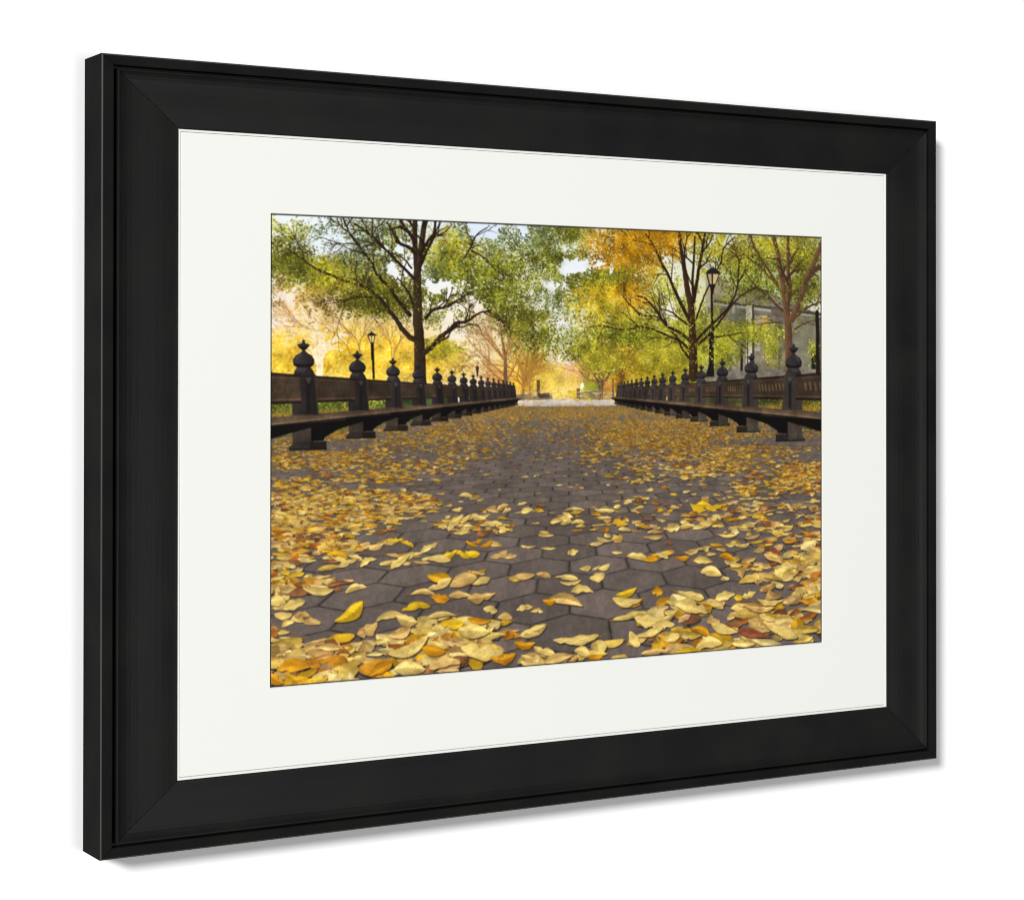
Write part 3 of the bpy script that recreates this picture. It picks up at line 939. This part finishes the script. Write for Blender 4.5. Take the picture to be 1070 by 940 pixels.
    DG = [(78, 82, 28), (104, 102, 30), (126, 122, 38), (80, 72, 26), (146, 134, 48)]
    YG = [(176, 170, 50), (196, 184, 58), (146, 146, 42), (212, 198, 88), (178, 154, 46)]
    LG = [(162, 162, 50), (138, 146, 46), (182, 172, 52), (206, 196, 90), (114, 122, 42)]
    OR = [(190, 134, 22), (202, 150, 34), (174, 118, 18), (212, 168, 54), (160, 128, 28)]
    YE = [(222, 184, 50), (236, 200, 84), (202, 164, 36), (186, 156, 36)]
    BG = [(96, 106, 66), (122, 130, 92), (78, 88, 50), (150, 158, 126), (112, 118, 54)]
    TAN = [(190, 150, 90), (160, 122, 70), (214, 178, 116), (140, 110, 60)]
    PK = [(232, 170, 120), (214, 140, 96), (240, 196, 150), (222, 156, 78)]
    GOLD = [(252, 206, 66), (246, 190, 44), (254, 222, 104), (232, 172, 40), (254, 230, 136)]

    def foliage(cx, cy, rx, ry, n, pal, size=5.0, thr=.47, amp=.5, alpha=.92, light=1.0):
        n = int(n*2.6); size = size*.62
        u = cx+rng.randn(n)*rx*.55; v = cy+rng.randn(n)*ry*.55
        r2 = ((u-cx)/rx)**2+((v-cy)/ry)**2
        ok = (fbm(u+211, v+97)-thr)*3 > (r2-.9)*amp
        pa = np.asarray(pal, float)
        hue = n40((u*1.7) % RW, (v*1.7) % RH)
        for x, y, h in zip(u[ok], v[ok], hue[ok]):
            c = pa[rng.randint(len(pa))]*(.50+.56*h+.28*rng.rand())*light
            s = size*rng.uniform(.55, 1.25)
            dab(x, y, s*1.1, s*rng.uniform(.35, .65), rng.randn()*.7, c, alpha)

    # ---------- sky and far haze ----------
    C[:] = (240, 243, 248)
    for x, y, rx, ry, c, a in SOFT: soft(x, y, rx, ry, c, a)
    for x, y, rx, ry, n, pal, s, thr in FARF:
        foliage(x, y, rx, ry, n, {'GOLD': GOLD, 'PK': PK, 'TAN': TAN, 'YE': YE, 'LG': LG, 'YG': YG, 'OR': OR, 'G': G}[pal], s, thr, .5, .55)

    # ---------- stone building behind the right trees ----------
    poly(BUILD, (126, 119, 106), 1, .35)
    for pts, c in BUILDBITS: poly(pts, c, .9, .2)

    for x, y, rx, ry, n, pal, s, thr in ENDF:
        foliage(x, y, rx, ry, n, dict(GOLD=GOLD, PK=PK, OR=OR, YE=YE, G=G, YG=YG)[pal], s, thr, .5, .8)
    for x, y, rx, ry, c, a in ENDGLOW: soft(x, y, rx, ry, c, a)

    # ---------- pale trees far off ----------
    for pts, w0, w1, c, a in FARLIMBS:
        stroke(pts, w0, w1, c, a)
        twigs(pts, max(1.5, w1*.7), c, 2, 10, 66, a*.75, .6)

    # far clutter at the end of the walk
    for pts, c, a in FARBITS: poly(pts, c, a, .4)

    # ---------- canopy behind the limbs ----------
    PAL = dict(G=G, DG=DG, YG=YG, LG=LG, OR=OR, YE=YE, BG=BG, TAN=TAN, PK=PK, GOLD=GOLD)
    for x, y, rx, ry, n, pal, s, thr in CANOPY:
        pa = np.array(PAL[pal], float)
        for _ in range(int(n*.14)):                         # soft masses of foliage under the single leaves
            u = x+rng.randn()*rx*.5; v = y+rng.randn()*ry*.5
            if fbm(u+211, v+97) < thr+.02: continue
            r = rng.uniform(5, 13)
            soft(u, v, r*1.5, r*.8, pa[rng.randint(len(pa))]*rng.uniform(.75, 1.1), rng.uniform(.12, .30))
        foliage(x, y, rx, ry, int(n*.9), PAL[pal], s, thr, light=.97)
    # sky showing through between the leaves
    for x, y, rx, ry, n, warm in SPARK:
        n = int(n*.85)
        u = x+rng.randn(n)*rx*.6; v = y+rng.randn(n)*ry*.6
        ok = n18((u*1.3+500) % RW, (v*1.3+77) % RH)*.6+n40(u % RW, v % RH)*.4 > .52
        for a_, b_ in zip(u[ok], v[ok]):
            c = np.array((240, 244, 250) if rng.rand() > warm else (252, 240, 214), float)*rng.uniform(.9, 1.02)
            s = rng.uniform(.9, 2.1)
            dab(a_, b_, s*1.3, s*.8, rng.uniform(-.7, .7), c, rng.uniform(.35, .85))
    # ---------- limbs ----------
    for pts, w0, w1, c, l, nt in LIMBS:
        stroke(pts, w0*.86, w1*.8, c, 1.0, .35, l)
        if nt: twigs(pts, max(1.8, w1*.7), c, 2, nt, 75, .85)
    # ---------- lamp posts ----------
    for pts, c in LAMPS: poly(pts, c, 1, .15)
    # ---------- canopy in front ----------
    for x, y, rx, ry, n, pal, s, thr in CANOPY:
        foliage(x, y, rx, ry, int(n*.10), PAL[pal], s*.9, thr+.02, light=.95)
    for pts, c in LAMPFRONT: poly(pts, c, 1, .1)

    # ---------- ground ----------
    U0, V0, F = 752., 387., 1527.
    b = box(0, 411, RW, RH)
    x, y = grid(b)
    sh = (b[3]-b[1], b[2]-b[0])
    dy = np.maximum(y-V0, 1.)
    gz = F/dy+0*x; gx = (x-U0)/dy
    base = np.empty(sh+(3,), np.float32)
    f = np.clip((dy-60)/420, 0, 1)[..., None]+0*gx[..., None]
    base[:] = np.array((108, 98, 90), np.float32)*(1-f)+np.array((106, 96, 90), np.float32)*f
    # hexagon pavers: pointy-top cells, rows run across the walk
    hw, rs = .402, .348
    row = np.round((gz-4.149)/rs)
    off = .21-hw/2+(np.mod(row, 2))*hw/2
    def cell(r):
        o = np.where(np.mod(r, 2) == 0, .21-hw/2, .21-hw)
        c = np.round((gx-o)/hw)
        return o+c*hw, 4.149+r*rs, c
    s = hw/math.sqrt(3)
    best = None
    for dr in (-1, 0, 1):
        cx_, cz_, cc_ = cell(row+dr)
        d = (gx-cx_)**2+(gz-cz_)**2
        ident = cc_*7.13+(row+dr)*3.77
        if best is None: best = d; bx, bz, bi = cx_, cz_, ident; sec = np.full(sh, 9.)
        else:
            m = d < best
            bx = np.where(m, cx_, bx); bz = np.where(m, cz_, bz); bi = np.where(m, ident, bi); best = np.where(m, d, best)
    lx, lz = np.abs(gx-bx), np.abs(gz-bz)
    edge = hw/2-np.maximum(lx, lx*.5+lz*.8660)            # distance to the cell's edge
    wob = .006*(n18(x*2 % RW+0*y, y*2 % RH+0*x)-.5)
    jw = .0050+.8/(dy)*.55
    joint = np.clip((jw+wob-edge)/(.006+.3/dy), 0, 1)
    joint *= np.clip((dy-45)/80, 0, 1)
    tone = 1+.16*(np.modf(np.abs(np.sin(bi)*437.5))[0]-.5)*np.clip(dy/200, 0, 1)
    grit = 1+.36*(rng.rand(*sh).astype(np.float32)-.5)
    patch = 1+.10*(n40(x+0*y, y+0*x)-.5)+.08*(n18(x+0*y, y+0*x)-.5)+.10*(n8(x+0*y, y+0*x)-.5)
    base *= (tone*grit*patch)[..., None]
    soak = np.clip((jw*3.2-edge)/(jw*3), 0, 1)*.22*np.clip((dy-60)/100, 0, 1)
    base *= (1-soak)[..., None]
    base = base*(1-joint[..., None]*.7)+np.array((40, 33, 33), np.float32)*joint[..., None]*.7
    C[b[1]:b[3], b[0]:b[2]] = base
    # lawn strips behind the bench rows
    for pts, c in LAWN: poly(pts, c, 1, .5)
    for x_, y_, rx, ry, n, pal, s_, thr in LAWNF: foliage(x_, y_, rx, ry, n, PAL[pal], s_, thr, .5, .8)
    poly(PLAZA, (200, 192, 188), 1, .2)
    for _ in range(160):
        u = rng.uniform(628, 872); v = rng.uniform(380, 408)
        dab(u, v, rng.uniform(2, 9), rng.uniform(.7, 1.6), 0, [(224, 190, 110), (150, 138, 128), (222, 214, 210), (176, 140, 90)][rng.randint(4)], .55)

    # ---------- leaves ----------
    LEAFC = np.array([(230, 199, 120), (222, 186, 96), (234, 208, 138), (214, 178, 112), (212, 172, 108), (218, 166, 46),
                      (226, 178, 54), (202, 140, 46), (178, 112, 50), (156, 108, 72), (212, 172, 118), (146, 98, 58)], float)
    P_PALE = np.array([.24, .16, .20, .12, .09, .04, .03, .01, .01, .03, .06, .01])
    P_MIX = np.array([.14, .13, .10, .13, .12, .07, .05, .06, .05, .06, .06, .03])
    P_GOLD = np.array([.05, .10, .04, .07, .08, .20, .16, .15, .08, .03, .02, .02])

    def leaf(u, v, ln, ang, wid, lift, col, dark=.5, frame=None):
        """one fallen leaf: a pointed oval lying on the ground, seen in perspective"""
        d = v-V0
        if d < 4: return
        ku = d                      # artwork units per ground unit across
        kv = d*d/F                  # and along
        fl = kv/ku
        a = math.cos(ang); bq = math.sin(ang)
        L = ln*ku/2
        # axis directions in artwork units; lift tips the blade towards the viewer
        ax, ay = a, bq*fl+lift*.25*(1 if rng.rand() < .5 else -1)
        px, py = -bq, a*fl
        py = math.copysign(max(abs(py), .16+.5*lift), py if py else 1)
        det = ax*py-ay*px
        if abs(det) < .06: det = .06 if det >= 0 else -.06; 
        if frame is not None:               # a leaf drawn with its own two axes
            L = math.hypot(frame[0], frame[1])
            ax, ay, px, py = (t/L for t in frame)
            det = ax*py-ay*px
        ext_y = L*(abs(ay)+abs(py)*wid)+1.5
        ext_x = L*(abs(ax)+abs(px)*wid)+1.5
        bb = box(u-ext_x, v-ext_y, u+ext_x+L*.25, v+ext_y+L*.2)
        if bb is None: return
        x, y = grid(bb)
        bend = rng.uniform(-.34, .34); asym = rng.uniform(-.16, .16); tip = rng.uniform(-.45, .45)
        ser = rng.uniform(0, .035); fr = rng.uniform(14, 24); ph = rng.rand()*6
        nk = rng.uniform(.2, .8) if rng.rand() < .35 else 0; nk2 = rng.uniform(.1, .5) if rng.rand() < .4 else 0
        np0 = rng.uniform(-.7, .7); np1 = rng.uniform(-.7, .7); nsd = rng.choice([-1, 1])
        rag = rng.uniform(0, .36) if rng.rand() < .5 else 0
        def shape(ox, oy):
            dx, dy_ = (x-u-ox)/L, (y-v-oy)/L
            p = (dx*py-dy_*px)/det; q = (dy_*ax-dx*ay)/det
            q = q-bend*(p*p-.4)
            w = wid*np.clip(1-p*p, 0, 1)**.8*np.clip(1-tip*p, .05, 2)*(1+asym*np.sin(p*3))
            w = w*(1-nk*np.exp(-((p-np0)/.13)**2)*(q*nsd > 0)-nk2*np.exp(-((p-np1)/.2)**2)*(q*nsd < 0))
            w = w*(1+ser*np.sin(p*fr*2+ph)+rag*np.sin(p*5+ph*2)*np.sin(p*3.1+ph))
            return p, q, w
        if L > 5:
            p, q, w = shape(L*.05, L*(.05+.13*lift))
            m = np.clip((w*1.02-np.abs(q))*L*.55+.3, 0, 1)*(np.abs(p) < 1.)
            blend(bb, m*dark, (26, 21, 22))
        p, q, w = shape(0, 0)
        m = np.clip((w-np.abs(q))*L*.9+.5, 0, 1)*(np.abs(p) < 1)*(w > .03)
        if L < 5:
            blend(bb, m*.95, col); return
        h = np.clip(q/np.maximum(w, 1e-3), -1, 1)
        s1 = rng.uniform(-.16, .16); s2 = rng.uniform(-.14, .14); s3 = rng.uniform(.0, .16)
        k = 1+s1*np.sign(h)*np.clip(np.abs(h)*6, 0, 1)+s2*p-s3*np.abs(h)**2
        vein = np.clip(1-np.abs(h)*w*L/1.1, 0, 1)*.16
        rib = .05*np.sin((p*1.0+np.abs(h)*.35)*26)*np.clip(1-np.abs(h), 0, 1)*(L > 14)
        k = k*(1-vein)*(1+rib)
        k = k*(1+.16*(n8((x*.8+0*y) % RW, (y*1.6+0*x) % RH)-.5)+.18*(n18((x*1.1+0*y) % RW, (y*2.+0*x) % RH)-.5))
        cc = np.asarray(col, np.float32)[None, None, :]*k[..., None]
        br = np.clip((n18((x*2+0*y) % RW, (y*3+0*x) % RH)-.66)*5, 0, 1)*(.4 if rng.rand() < .15 else .04)
        edge_ = np.clip((np.abs(h)-.75)*3, 0, 1)*.25
        kk = np.clip(br+edge_, 0, .8)[..., None]
        cc = cc*(1-kk)+np.array((128, 84, 42), np.float32)*kk
        blend(bb, m*.98, cc)
        if L > 20 and rng.rand() < .55: stalk(u, v, ax, ay, px, py, L)

    def stalk(u, v, ax, ay, px, py, L):
        t = rng.choice([-1, 1]); k = rng.uniform(-.25, .25)
        q = [(u+t*ax*L*f+px*L*k*(f-.9)**2*6, v+t*ay*L*f+py*L*k*(f-.9)**2*6) for f in (.9, 1.1, 1.3)]
        stroke(q, 2.4, 1.2, (150, 104, 58), .9)

    def density(u, v):
        """share of the ground under leaves, read off the picture"""
        d = np.zeros_like(u)
        for cx, cy, rx, ry, a in DENS:
            d = np.maximum(d, a*np.exp(-(((u-cx)/rx)**2+((v-cy)/ry)**2)**2))
        for cx, cy, rx, ry, a in BARE:
            d *= 1-a*np.exp(-(((u-cx)/rx)**2+((v-cy)/ry)**2)**2)
        return d
    items = []
    v = 408.
    while v < RH+40:
        d = v-V0
        L = .132*d
        tall = max(L*.34, 1.5)
        rowh = max(tall*.22, .7)
        n = rng.poisson(RW/L*rowh/tall*11)
        u = rng.rand(n)*(RW+60)-30
        vv = v+rng.rand(n)*rowh
        clump = (fbm((u*.9+300) % RW, (vv*1.9) % RH)-.5)*1.5+(n18(u % RW, (vv*2.2) % RH)-.5)*.7
        dn = density(u, vv)
        keep = rng.rand(n) < np.clip(.92*dn**1.6*np.clip(1+clump*2.6*(1-dn*.75), 0, 3), 0, 1)
        items += list(zip(vv[keep], u[keep], dn[keep]))
        v += rowh
    items.sort()
    bench_done = [False]
    def draw_leaves(lo, hi):
        for v_, u_, dn in items:
            if not (lo <= v_ < hi): continue
            gold = GOLDF(u_, v_)
            pr = P_GOLD if rng.rand() < gold else (P_PALE if rng.rand() < .6-.5*min(dn, 1) or v_ > 780 and rng.rand() < .5 else P_MIX)
            c = LEAFC[rng.choice(len(LEAFC), p=pr)]*rng.uniform(.78, 1.04)
            far = np.clip((v_-408)/260, 0, 1)
            c = c*(.80+.2*far)
            leaf(u_, v_, (.130+.030*np.clip((v_-620)/240, 0, 1))*rng.uniform(.55, 1.2), rng.uniform(0, 6.28), rng.uniform(.42, .68), abs(rng.randn())*.28, c, .55)
    draw_leaves(0, 524)

    # ---------- bench rows ----------
    def PJ(X, h, Z): return (U0+F*X/Z, V0+F*(1-h)/Z)
    for sgn, k0, kd, XB in ((-1, .0014667, .00034773, -5.67), (1, .0014960, .00036993, 5.48)):
        d0 = 120.
        XB = abs(XB)
        zk = lambda k: F*XB*(k0+kd*k)                      # depth of post k
        lit = 1.08 if sgn < 0 else 1.12
        for k in range(15, -2, -1):
            z, z2 = zk(k), zk(k+1)
            fade = min(1., max(0., (k-4)/14.))
            wear = rng.uniform(.88, 1.12)
            mixc = lambda c: tuple(np.array(c, float)*lit*wear*(1-.25*fade)+np.array((70, 58, 44))*.25*fade)
            # contact shade on the paving is part of the printed picture
            # back panel of the bay beyond post k
            def quad(X0, h0, X1, h1, c, za=z, zb=z2, a=1., jit=.35):
                poly([PJ(sgn*X0, h0, za), PJ(sgn*X0, h0, zb), PJ(sgn*X1, h1, zb), PJ(sgn*X1, h1, za)], mixc(c), a, jit)
            if k < 15:
                quad(XB+.02, 1.335, XB-.02, .85, (60, 50, 41))
                quad(XB-.02, 1.355, XB-.02, 1.315, (38, 30, 26))
                quad(XB-.02, 1.29, XB-.02, 1.27, (78, 60, 46))
                quad(XB-.02, .925, XB-.02, .905, (104, 78, 58), a=.8)
                quad(XB-.02, .88, XB-.02, .845, (34, 24, 22))
                # carved ovals along the panel
                nO = 9
                for i in range(nO):
                    t0 = z+(z2-z)*(.14+.74*i/nO); t1 = z+(z2-z)*(.14+.74*(i+.55)/nO)
                    cO = (74, 60, 46) if sgn < 0 else (122, 96, 70)
                    poly([PJ(sgn*XB, 1.03, t0), PJ(sgn*XB, 1.19, t0+(t1-t0)*.6), PJ(sgn*XB, 1.19, t1+(t1-t0)*.3), PJ(sgn*XB, 1.03, t1)], mixc(cO), .55 if sgn > 0 else .4, .3)
                # seat
                quad(XB-.1, .64, XB-.9, .60, (80, 67, 54))
                quad(XB-.5, .625, XB-.9, .60, (96, 80, 62), a=.8)
                quad(XB-.9, .60, XB-.9, .53, (46, 36, 30))
                quad(XB-.9, .53, XB-.45, .50, (17, 13, 14), jit=.2)
                at = lambda X, h, f: PJ(sgn*X, h, z+(z2-z)*f)
                poly([at(XB-.30, .54, 0), at(XB-.9, .54, .8), at(XB-.9, .50, .8), at(XB-.84, .47, .5), at(XB-.74, .41, .28), at(XB-.60, .34, .12), at(XB-.48, .22, 0)], mixc((19, 15, 15)), 1, .3)
                for q_ in (.34, .52, .70):               # gaps between the seat slats
                    poly([at(XB-q_, .63-.03*q_, 0), at(XB-q_, .63-.03*q_, 1), at(XB-q_-.03, .63-.03*q_, 1), at(XB-q_-.03, .63-.03*q_, 0)], mixc((34, 27, 24)), .8)
                poly([at(XB-.9, .605, 0), at(XB-.9, .605, 1), at(XB-.9, .585, 1), at(XB-.9, .585, 0)], mixc((132, 115, 94)), .75, .4)
            sc = F/z                                         # artwork units per camera height here
            cu = U0+sgn*XB*sc
            cast = lambda prof: [(cu-sgn*(-1)*0+(-sgn)*px*sc*1.0, V0+(1-h)*sc) for px, h in prof]
            # profile: px is measured towards the walk
            bracket = [(.22, .56), (.86, .55), (.80, .50), (.62, .43), (.50, .30), (.47, .17), (.22, .16)]
            plinth = [(-.22, 0.0), (-.22, .055), (-.16, .105), (-.12, .16), (.52, .15), (.53, .0)]
            lower = [(-.15, .15), (-.14, .56), (.28, .56), (.24, .15)]
            body = [(-.15, .55), (-.16, .90), (-.04, .95), (-.02, 1.36), (.30, 1.36), (.33, .95), (.37, .62), (.34, .55)]
            bell = [(-.13, 1.35), (-.11, 1.42), (-.06, 1.49), (-.09, 1.50), (-.14, 1.56), (-.145, 1.62), (-.09, 1.70), (.00, 1.745), (.035, 1.78),
                    (.035, 1.80), (-.02, 1.84), (-.06, 1.885), (-.055, 1.90), (.02, 1.915), (.04, 1.93), (.03, 1.96), (.065, 1.985), (.10, 1.96), (.09, 1.93), (.11, 1.915),
                    (.185, 1.90), (.19, 1.885), (.15, 1.84), (.10, 1.80), (.10, 1.78), (.14, 1.745), (.23, 1.70), (.28, 1.62), (.275, 1.56), (.23, 1.50), (.20, 1.49),
                    (.26, 1.42), (.29, 1.35)]
            poly(cast(plinth), mixc((52, 46, 42) if sgn < 0 else (62, 58, 50)), 1, .4)
            poly(cast([(-.22, .0), (-.22, .03), (.53, .03), (.53, 0)]), mixc((22, 18, 17)), .7)
            poly(cast([(.20, .15), (.20, .0), (.53, .0), (.52, .15)]), mixc((28, 23, 20)), .6)
            poly(cast(lower), mixc((66, 57, 51)), 1, .4)
            poly(cast(bracket), mixc((18, 14, 15)), 1, .3)
            poly(cast(body), mixc((54, 47, 44)), 1, .4, (0, mixc((36, 31, 32)) if sgn < 0 else mixc((62, 56, 54))))
            poly(cast([(.12, 1.30), (.20, 1.22), (.20, .70), (.13, .62)]), mixc((30, 26, 29)), .75)
            poly(cast([(.10, 1.30), (.22, 1.30), (.165, 1.18)]), mixc((92, 86, 86)), .6)
            poly(cast([(.31, 1.34), (.37, .62), (.34, .60), (.27, 1.34)]), mixc((72, 62, 52)), .5)
            poly(cast(bell), mixc((60, 55, 55)), 1, .3, (0, mixc((42, 38, 39))))
            poly(cast([(-.13, 1.56), (-.13, 1.52), (-.06, 1.49), (.2, 1.49), (.26, 1.52), (.27, 1.57), (.1, 1.535)]), mixc((22, 19, 22)), .8)
            poly(cast([(-.09, 1.66), (-.02, 1.72), (.06, 1.73), (.0, 1.67), (-.07, 1.60)]), mixc((100, 94, 98)), .35)
            poly(cast([(.03, 1.80), (.11, 1.80), (.16, 1.86), (-.03, 1.86)]), mixc((24, 21, 24)), .8)
            poly(cast([(-.10, 1.42), (-.04, 1.48), (.14, 1.48), (.08, 1.40)]), mixc((84, 78, 80)), .4)
    draw_leaves(524, 2000)
    # single leaves that stand out in the foreground
    for u_, v_, ax_, ay_, px_, py_, wid, c in SIGNATURE:
        leaf(u_, v_, 0., 0., wid*.92, .12, np.array(c, float)*rng.uniform(.92, 1.03), .62, (ax_, ay_, px_, py_))

    # ---------- finish: photographic softness, thin dark printed edge ----------
    P = C.reshape(RH, SS, RW, SS, 3).mean((1, 3))
    def blur(a):
        p = np.pad(a, ((1, 1), (1, 1), (0, 0)), 'edge')
        a = (p[:-2, 1:-1]+2*p[1:-1, 1:-1]+p[2:, 1:-1])/4
        p = np.pad(a, ((0, 0), (1, 1), (0, 0)), 'edge')
        return (p[:, :-2]+2*a+p[:, 2:])/4
    P = blur(P)
    lum = P @ np.array((.3, .59, .11))
    P = lum[..., None]+(P-lum[..., None])*1.05                # the print's own saturation and contrast
    t = np.clip(P/255., 0, 1)
    P = 255.*(t+.12*(t-.5)*4*t*(1-t))
    P = np.clip(P, 3, 255)
    return P


artwork = paint_print()                     # RH x RW x 3, sRGB 0..255
NX, NY = 1200, 810
k_edge = 3.4                                # artwork units of dark printed keyline
gu = np.linspace(0, RW, NX); gv = np.linspace(0, RH, NY)
ui = np.clip(gu-.5, 0, RW-1.001); vi = np.clip(gv-.5, 0, RH-1.001)
i0 = ui.astype(int); j0 = vi.astype(int); fu = (ui-i0)[None, :, None]; fv = (vi-j0)[:, None, None]
i1 = np.minimum(i0+1, RW-1); j1 = np.minimum(j0+1, RH-1)
ink = ((artwork[j0][:, i0]*(1-fu)+artwork[j0][:, i1]*fu)*(1-fv)+(artwork[j1][:, i0]*(1-fu)+artwork[j1][:, i1]*fu)*fv)/255.
du = np.minimum(gu, RW-gu)[None, :, None]; dv = np.minimum(gv, RH-gv)[:, None, None]*1.15
kl = np.clip((k_edge-np.minimum(du, dv))/1.2, 0, 1)*.85
ink = ink*(1-kl)+np.array((.13, .13, .15))*kl
lin = np.where(ink <= .04045, ink/12.92, ((ink+.055)/1.055)**2.4)
lin = np.clip(lin*0.86, 0, .93)

zz = mz+.0019
xs = pL+(pR-pL)*gu/RW; ys = pT+(pB-pT)*gv/RH
XX, YY = np.meshgrid(xs, ys)
co = np.stack([XX*S, np.full_like(XX, zz*S), -YY*S], -1).astype(np.float32).reshape(-1)
idx = np.arange(NX*NY).reshape(NY, NX)
quad = np.stack([idx[:-1, :-1], idx[1:, :-1], idx[1:, 1:], idx[:-1, 1:]], -1).reshape(-1, 4)
me = bpy.data.meshes.new("print")
me.vertices.add(NX*NY); me.vertices.foreach_set("co", co)
nq = len(quad)
me.loops.add(nq*4); me.loops.foreach_set("vertex_index", quad.reshape(-1).astype(np.int32))
me.polygons.add(nq); me.polygons.foreach_set("loop_start", np.arange(0, nq*4, 4, dtype=np.int32))
me.update(calc_edges=True); me.validate()
ca = me.color_attributes.new("ink", 'FLOAT_COLOR', 'POINT')
ca.data.foreach_set("color", np.concatenate([lin.reshape(-1, 3), np.ones((NX*NY, 1))], 1).astype(np.float32).reshape(-1))
print_m, nt, b = mat("printed_photo_paper", (.5, .5, .5), .6, .05)
at = nt.nodes.new("ShaderNodeAttribute"); at.attribute_name = "ink"
nt.links.new(at.outputs["Color"], b.inputs["Base Color"])
me.materials.append(print_m)
pr = bpy.data.objects.new("print", me)
col.objects.link(pr)
pr.parent = root
pr["label"] = "colour print of a leaf strewn park walk between two rows of benches"
